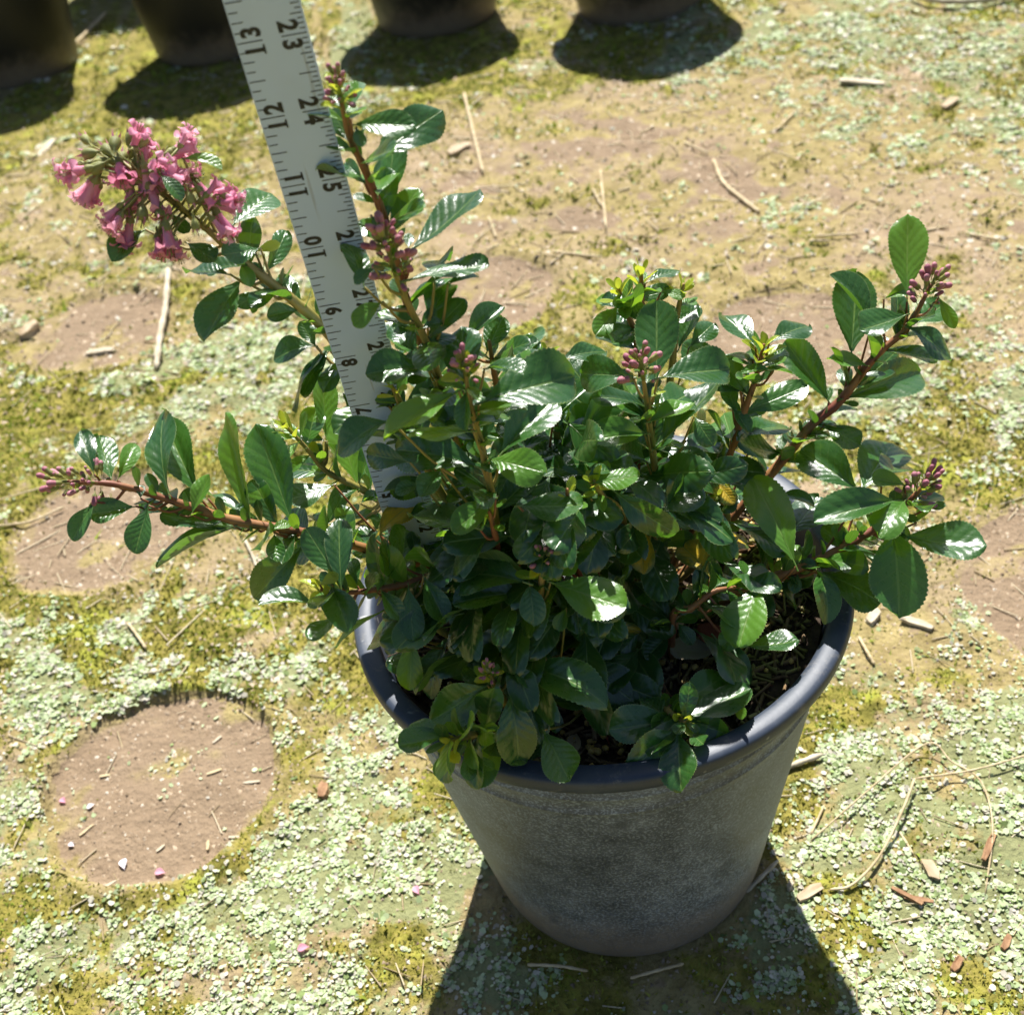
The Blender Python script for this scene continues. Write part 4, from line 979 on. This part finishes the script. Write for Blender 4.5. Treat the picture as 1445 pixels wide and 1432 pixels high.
# ---- the dim leaves deep inside, too many and too dark to pick apart
LPX = to_px(np.array([q[1] + q[3] * q[6] * .5 for q in leaf_specs]))
def inner_leaves(n, dx, dy, dz, seed):
    V = []; F = []; UV = []; r = np.random.default_rng(seed)
    src = LEAVES[6]; sv = np.array([v.co[:] for v in src.vertices]); sf = [tuple(p.vertices) for p in src.polygons]
    uvl = np.zeros((len(sv), 2)); 
    for lp, d in zip(src.loops, src.uv_layers[0].data): uvl[lp.vertex_index] = d.uv
    k = 0
    while k < n:
        p = np.array([r.normal(*dx), r.normal(*dy), r.uniform(*dz)])
        if np.hypot(p[0] / 3.2, (p[1] - dy[0]) / 2.2) > 1 or p[2] > 12.4 - abs(p[0] + .4) * .8: continue
        q = to_px(p); near = np.hypot(LPX[:, 0] - q[0], LPX[:, 1] - q[1]) < 60
        if not np.any(near & (LPX[:, 2] < q[2] - .25)): continue
        out = np.array([p[0] * .5 + r.normal(0, .6), p[1] * .5 + r.normal(0, .6), r.uniform(-.3, .5)]); L = r.uniform(.9, 1.35)
        X, Y, Z, L = orient(p, p + out / np.linalg.norm(out) * L, np.array([r.normal(0, .6), -.35 + r.normal(0, .6), .8])); w = L * r.uniform(.45, .58)
        o = len(V)
        for c in sv: V.append(p - SH + X * c[0] * w + Y * c[1] * L + Z * c[2] * (w + L) / 2)
        UV += [tuple(u) for u in uvl]; F += [tuple(i + o for i in f) for f in sf]; k += 1
    o = mesh_obj('inner_foliage', V, F, M['leaf'], shrub, uv=UV); o['kind'] = 'stuff'
inner_leaves(150, (-.5, 1.5), (-.5, 1.1), (8.0, 12.2), 44)
inner_leaves(70, (.3, 1.3), (.9, .6), (9.0, 11.8), 45)
inner_leaves(70, (-.3, 1.7), (-1.9, .7), (8.6, 12.0), 46)

def axil_leaves():
    V = []; F = []; UV = []; r = np.random.default_rng(77); src = [SMALL[0], SMALL[2], LEAVES[0], LEAVES[3], LEAVES[9]]; data = []
    for m_ in src:
        uvl = np.zeros((len(m_.vertices), 2))
        for lp, d in zip(m_.loops, m_.uv_layers[0].data): uvl[lp.vertex_index] = d.uv
        data.append((np.array([v.co[:] for v in m_.vertices]), [tuple(p.vertices) for p in m_.polygons], uvl))
    for nm, f0, f1, step in (('S1', .16, .80, .30), ('S2', .08, .75, .26), ('S3', .16, .75, .26), ('S4', .12, .7, .30), ('S5', .15, .7, .3), ('S7', .1, .7, .3), ('S8', .12, .8, .30), ('S9', .10, .85, .24), ('S14', .12, .85, .26), ('S15', .1, .7, .3), ('S16', .04, .8, .24), ('S6', .1, .6, .3), ('S21', .05, .6, .3), ('S22', .05, .6, .3), ('S18', .0, .6, .25), ('S12', .0, .6, .2), ('S13', .0, .6, .2), ('S20', .1, .6, .3)):
        c = STEM[nm]['c']; seg = np.r_[0, np.cumsum(np.linalg.norm(np.diff(c, axis=0), axis=1))]; tot = seg[-1]; p = tot * f0
        while p < tot * f1:
            B = np.array([np.interp(p, seg, c[:, i]) for i in range(3)]); B2 = np.array([np.interp(p + .1, seg, c[:, i]) for i in range(3)])
            t_, a_, b2 = frame(B - B2); base_ang = r.uniform(0, 6.28)
            for q in range(int(r.integers(2, 5))):
                ang = base_ang + q * 2.1 + r.uniform(-.5, .5); out = a_ * math.cos(ang) + b2 * math.sin(ang)
                big = r.uniform() < .34; L = r.uniform(.62, .95) if big else r.uniform(.22, .46)
                d = out * r.uniform(.7, 1.1) + t_ * r.uniform(.2, .9) + np.array([0, 0, .15])
                X, Y, Z, L = orient(B, B + d / np.linalg.norm(d) * L, np.array([0, 0, 1.]) + t_ * .6 + r.normal(0, .3, 3)); w = L * r.uniform(.44, .6)
                sv, sf, uvl = data[int(r.integers(2, 5))] if big else data[int(r.integers(0, 2))]; o = len(V)
                P = B - SH + out * .03 + np.outer(sv[:, 0], X) * w + np.outer(sv[:, 1], Y) * L + np.outer(sv[:, 2], Z) * (w + L) / 2
                V.extend(P); UV.extend(uvl); F.extend([tuple(i + o for i in f) for f in sf])
            p += step * r.uniform(.7, 1.4)
    o = mesh_obj('axil_leaves', V, F, M['pale_leaf'], shrub, uv=np.array(UV)); o['kind'] = 'stuff'
    fm = np.repeat(0, len(F)); o.data.materials.append(M['leaf'])
    # whole leaves in the darker tone, two of three
    st_ = 0; r2 = np.random.default_rng(8); k = 0; fi = np.zeros(len(F), dtype=np.int32); last = -1; cur = 0
    for i, f in enumerate(F):
        if min(f) > last + 60: cur = int(r2.uniform() < .66); last = min(f)
        fi[i] = cur
    o.data.polygons.foreach_set('material_index', fi)
axil_leaves()

# ------------------------------------------------------------------ dead leaves lying on the potting soil
def lone_leaf(name, px, py, ang, L, w, mat, label, z=None, tilt=.1, me=None, dz=.06, cat='leaf', group=None):
    P = on_z(px, py, SOIL_Z if z is None else z)
    P[2] = (float(soil_h(P[0], P[1])) if z is None else float(ground_h(P[0], P[1]))) + dz
    me2 = (me or LEAVES[5]).copy(); me2.name = name; me2.materials.clear(); me2.materials.append(mat)
    o = bpy.data.objects.new(name, me2); COL.objects.link(o)
    o.matrix_world = Matrix.Translation(Vector(P) * IN) @ Matrix.Rotation(ang, 4, 'Z') @ Matrix.Rotation(tilt, 4, 'X') @ Matrix.Diagonal((w * IN, L * IN, .5 * (w + L) * IN, 1))
    tag(o, label, cat, group); return o
lone_leaf('fallen_leaf', 1038, 940, .6, .85, .45, M['dead_red'], 'dark red dead leaf on soil beside the pale pinkish one', dz=.12)
lone_leaf('fallen_leaf', 1012, 930, 1.5, .85, .55, M['dead_pink'], 'pale pinkish green withered leaf lying on the potting soil', dz=.12)
lone_leaf('fallen_leaf', 858, 1050, .1, .8, .5, M['dead_red'], 'dark red dead leaf among amber pellets near the front rim', dz=.06)
lone_leaf('fallen_leaf', 945, 985, .9, .9, .5, M['bark'], 'rusty brown dead leaf curled on the potting soil', dz=.1, tilt=.3, me=LEAVES[7])
lone_leaf('fallen_leaf', 968, 880, 2.2, .7, .4, M['dead_tan'], 'tan dead leaf below the small leafed sprig', dz=.15)
lone_leaf('fallen_leaf', 1120, 845, -.9, .9, .45, M['dead_tan'], 'broad tan dead leaf on bark beside the right rim', dz=.1)
lone_leaf('fallen_leaf', 812, 1035, 2.9, .55, .25, M['dead_tan'], 'papery dead leaf near the front rim', dz=.06)

# ------------------------------------------------------------------ pots standing in the row behind
GRP = 'black pots in the row behind'
for (x, y, lb) in ((13.0, 56.4, 'black pot in the row behind, standing by the broad pebbly pale patch'), (1.1, 60.7, 'black pot in the row behind, beyond the tip of the tallest stem'),
                   (-12.9, 62.6, 'black pot in the row behind, partly hidden by the yardstick'), (-25.6, 64.6, 'black pot in the row behind, beside a leaning tan straw'), (-19.4, 80.5, 'black pot standing farther off, behind the gap in the row')):
    e = build_pot((x, y, float(ground_h(np.array(x), np.array(y))) - .1), 5.3, 9.5, 3.65, M['back_pot'], M['back_pot'], 64)
    tag(e, lb, 'pot', GRP)
    zf = lambda a, b: 8.4 + e.location.z / IN + (fbm(a + x, b + y, 3, 3) - .5) * .4
    tag(soil_disc('potting_soil', 4.72, zf, M['potsoil'], (x, y, 0), 10, 36), 'dark soil in ' + lb.replace('in the row behind, ', '').replace('standing ', ''), 'soil', 'soil in the pots behind')
# a low shrub overhangs one of them; only its shadow reaches the picture
SH0 = SH
for (x, y, seed) in ((-12.9, 62.6, 5),):
    SH = np.array([x, y, 8.3]); r = np.random.default_rng(seed)
    e = empty('low_shrub', SH); tag(e, 'low leafy shrub spilling over the rim of a black pot behind', 'shrub')
    for k in range(7):
        a = -1.5 + r.normal(0, .9); tipv = np.array([math.cos(a) * r.uniform(2.5, 4.6), math.sin(a) * r.uniform(2.5, 4.6), r.uniform(2.0, 4.0)])
        c = catmull([np.zeros(3), tipv * np.array([.4, .4, .7]), tipv], 8)
        V, F = tube(c, np.linspace(.08, .03, 8), 6); bo = mesh_obj('branch', V, F, M['stem_red'], e)
        for j in range(9):
            B = SH + c[min(7, 1 + j * 6 // 8)]; d = np.array([r.normal(0, 1), r.normal(0, 1), r.uniform(0, .7)])
            X, Y, Z, L = orient(B, B + d / np.linalg.norm(d) * r.uniform(1.0, 1.5), np.array([r.normal(0, .3), r.normal(0, .3), 1.]))
            place(LEAVES[int(r.integers(0, 8))], 'leaf', B, X, Y, Z, L * .5, L, bo)
SH = SH0

# ------------------------------------------------------------------ straws, chips and petals that can be picked out
def straw(name, pts, rad, mat, label, group=None, flat=1.0, lift=.05, cat='straw'):
    P = []
    for q in pts:
        p = on_z(q[0], q[1]); p[2] = float(ground_h(p[0], p[1])) + lift + (q[2] if len(q) > 2 else 0.); P.append(p)
    P = np.array(P); n = max(8, 6 * len(P)); c = catmull(P, n) if len(P) > 2 else np.linspace(P[0], P[1], n)
    c[:, 2] = np.maximum(c[:, 2], ground_h(c[:, 0], c[:, 1]) + rad * .5)
    org = c[0].copy()
    rr_ = rad * (1 + .18 * np.sin(np.arange(n) * 1.7)); rr_[-1] *= .5; rr_[0] *= .8
    V, F = tube(c - org, rr_, 6); o = mesh_obj(name, V, F, mat); o.location = Vector(org) * IN
    tag(o, label, cat, group); return o
Q5 = lambda x, y, l=0.: (1045 + x / 2.46, 850 + y / 2.46, l)
straw('dry_stem', [Q5(245, 825), Q5(430, 680, .15), Q5(640, 515, .25), Q5(730, 570, .2), Q5(830, 635, .1), Q5(870, 800, .05), Q5(850, 1010)], .022, M['straw'], 'long thin dry stem bent into an arch on pale green cover')
straw('dry_stem', [Q5(984, 565, .2), Q5(800, 600, .2), Q5(600, 640, .25)], .024, M['straw'], 'straight dry stem ending where a crumpled bit hangs')
straw('dry_stem', [Q5(600, 640, .25), Q5(560, 740, .2), Q5(480, 890, .1), Q5(385, 985, .05), Q5(310, 1000)], .032, M['straw'], 'curved pale dry stem with a crumpled leaf end')
straw('dry_stem', [Q5(145, 580, .05), Q5(285, 535, .1)], .07, M['pale_wood'], 'short flat pale straw beside the right side of the pot')
straw('dry_stem', [Q5(20, 1010, .05), Q5(130, 915, .2)], .05, M['pale_wood'], 'short pale straw leaning against the foot of the pot')
straw('dry_stem', [Q5(245, 800), Q5(290, 700, .05)], .03, M['straw'], 'thin upright yellow straw under the arched stem')
straw('dry_stem', [Q5(550, 790), Q5(600, 870)], .03, M['straw'], 'thin yellowish straw beside the curved pale stem')
straw('dry_stem', [Q5(410, 120, .05), Q5(440, 180, .1), Q5(465, 215)], .04, M['straw'], 'bent tan straw on bare soil near the pot rim')
straw('dry_stem', [(240, 388, .25), (235, 440, .3), (228, 480, .2), (222, 525, .05)], .13, M['pale_wood'], 'thick tan stick lying across the edge of a round imprint', cat='stick')
straw('dry_stem', [(656, 140, .1), (668, 190, .15), (682, 246, .05)], .09, M['straw'], 'long straight straw lying beside the tallest stem')
straw('dry_stem', [(1007, 235, .05), (1020, 262, .08), (1045, 285, .08), (1072, 302, .05)], .09, M['straw'], 'curved pale straw on brown moss')
straw('dry_stem', [(1285, 8, .3), (1330, 16, .3), (1390, 12, .3), (1450, 0, .3)], .17, M['pale_wood'], 'long pale curved stem lying on the pebbly pale cover', cat='stick')
straw('dry_stem', [(105, 70, .2), (125, 48, .2), (150, 20, .2)], .12, M['straw'], 'tan straw leaning between two black pots')
straw('dry_stem', [(0, 755, .1), (45, 735, .1), (90, 715, .1)], .04, M['straw'], 'long dry straw pointing at the mauve bud cluster')
straw('dry_stem', [(0, 715, .1), (80, 690, .1)], .03, M['straw'], 'thin dry straw crossing bare soil by the mauve buds')
straw('dry_stem', [(180, 878, .05), (196, 900, .1), (206, 915, .05)], .045, M['straw'], 'short tan straw on bright olive moss')
straw('dry_stem', [(345, 760, .05), (355, 780, .1), (362, 800, .05), (364, 815)], .05, M['pale_wood'], 'small hooked pale straw under the horizontal stem')
straw('dry_stem', [(745, 1362, .05), (790, 1366, .08), (830, 1372, .05)], .035, M['straw'], 'thin straw in the shadow at the foot of the pot')
straw('dry_stem', [(890, 1382, .05), (930, 1372, .08), (965, 1362, .05)], .035, M['straw'], 'thin dark straw in the pot shadow')
G5 = 'short straws on the brown moss'
for i, (x0, y0, x1, y1) in enumerate(((848, 250, 856, 330), (838, 280, 850, 300), (1150, 340, 1215, 332), (1300, 325, 1340, 318), (1095, 190, 1122, 160), (855, 325, 850, 270), (965, 215, 1000, 228), (905, 195, 925, 185), (1170, 345, 1140, 348), (780, 360, 850, 372), (1360, 325, 1410, 340), (700, 335, 690, 310))):
    straw('dry_stem', [(x0, y0, .05), (x1, y1, .08)], .055, M['straw'], 'short pale straw lying on dry brown moss', G5)
def chip(name, px, py, L, w, h, yaw, mat, label, group=None, cat='wood chip', tilt=0.):
    b = bmesh.new(); bmesh.ops.create_cube(b, size=1.0)
    bmesh.ops.subdivide_edges(b, edges=list(b.edges), cuts=2, use_grid_fill=True)
    r = np.random.default_rng(int(px * 7 + py))
    for v in b.verts:
        e = abs(v.co.x) * 2; f = 1 - .45 * max(0, e - .4)
        v.co = Vector((v.co.x * L, v.co.y * w * f, v.co.z * h * f)) + Vector(r.normal(0, .06, 3) * np.array([w, w, h])) + Vector((0, math.sin(v.co.x * 3) * w * .3, 0))
        v.co *= IN
    me = bpy.data.meshes.new(name); b.to_mesh(me); b.free(); me.materials.append(mat)
    o = bpy.data.objects.new(name, me); COL.objects.link(o)
    p = on_z(px, py); p[2] = float(ground_h(p[0], p[1])) + h * .45 + .02
    o.location = Vector(p) * IN; o.rotation_euler = (0, tilt, yaw)
    tag(o, label, cat, group); return o
chip('wood_chip', 1216, 121, 2.2, .38, .14, -.75, M['pale_wood'], 'pale bleached wood chip near the pebbly pale patch')
chip('wood_chip', 648, 212, 1.2, .6, .25, .3, M['dead_tan'], 'lumpy pale chip on brown soil beside the tallest stem')
chip('wood_chip', *Q5(858, 862)[:2], .75, .13, .08, .75, M['bark'], 'orange brown splinter on pale green cover')
chip('wood_chip', *Q5(580, 1010)[:2], .7, .1, .08, -.9, M['bark'], 'dark brown splinter crossing another on pale cover')
chip('wood_chip', *Q5(620, 1020)[:2], .6, .09, .07, -.5, M['bark'], 'thin grey brown splinter crossing a darker one')
chip('wood_chip', *Q5(755, 1240)[:2], .35, .16, .1, .4, M['bark'], 'stubby brown chip on pale mint cover')
chip('wood_chip', *Q5(925, 1170)[:2], .35, .14, .1, .5, M['bark'], 'stubby brown chip near a patch of olive moss')
chip('wood_chip', *Q5(610, 75)[:2], .85, .2, .12, -.9, M['pale_wood'], 'pale split chip on bare soil right of the pot')
chip('wood_chip', *Q5(460, 45)[:2], .5, .3, .2, .3, M['pale_wood'], 'lumpy pale chip on bare soil right of the pot')
chip('wood_chip', *Q5(660, 925)[:2], .4, .3, .12, 1.1, M['dead_tan'], 'crumpled tan flake on pale cover')
chip('wood_chip', *Q5(240, 1010)[:2], .6, .22, .1, .1, M['dead_tan'], 'flat tan flake beside the foot of the pot')
chip('pebble', *Q5(172, 985)[:2], .17, .15, .13, .2, M['pale_wood'], 'small pale round pebble beside the foot of the pot', cat='pebble')
chip('wood_chip', 456, 1115, .40, .26, .16, .9, M['bark'], 'tan block shaped chip right of the round imprint')
chip('wood_chip', 42, 466, .9, .6, .3, .5, M['dead_tan'], 'whitish lump at the edge of a far round imprint', cat='pebble')
chip('wood_chip', 140, 493, 1.1, .28, .15, -.2, M['pale_wood'], 'pale flat chip inside a far round imprint')
chip('wood_chip', 65, 207, 2.2, .4, .15, 1.2, M['pale_wood'], 'whitish ragged chip on the ground below the black pots')
chip('wood_chip', 1340, 148, 1.1, .4, .2, .4, M['dead_tan'], 'pale knobbly chip below the pebbly patch')
GI = 'pale chips in the near imprint'
for i, (a, b_, l, yw) in enumerate(((300, 725, .5, .6), (905, 550, .55, -.2), (745, 780, .35, 1.4), (570, 790, .3, .5), (770, 515, .5, .1), (780, 395, .35, .6), (660, 470, .25, 1.6), (395, 940, .4, .3), (370, 530, .35, -.2), (840, 750, .35, -.3))):
    chip('wood_chip', a / 2.58, 880 + b_ / 2.58, l * .8, .07, .035, yw, M['pale_wood'] if i % 2 else M['straw'], 'small pale wood sliver on bare soil of the near round imprint', GI)
def petal(px, py, mat, label, s=.2, ang=0.):
    lone_leaf('fallen_petal', px, py, ang, s, s * .7, mat, label, z=0., tilt=.25, me=SMALL[1], dz=.05, cat='petal')
petal(87, 1124, M['petal'], 'pink petal lying on the left of the near round imprint', .22, .7)
petal(128, 1126, M['petal_white'], 'pale faded petal lying beside a pink one in the imprint', .2, 2.)
petal(99, 1184, M['petal_white'], 'faded pinkish petal low in the near round imprint', .18, 1.)
petal(170, 1216, M['petal_white'], 'long whitish petal at the front edge of the imprint', .3, .2)
petal(228, 1222, M['petal'], 'bright pink petal at the front edge of the imprint', .26, 1.3)
petal(590, 1258, M['petal'], 'bright pink petal on pale cover left of the pot', .24, .4)
petal(435, 1334, M['petal'], 'small pink petal on the grey green cover', .26, 1.6)
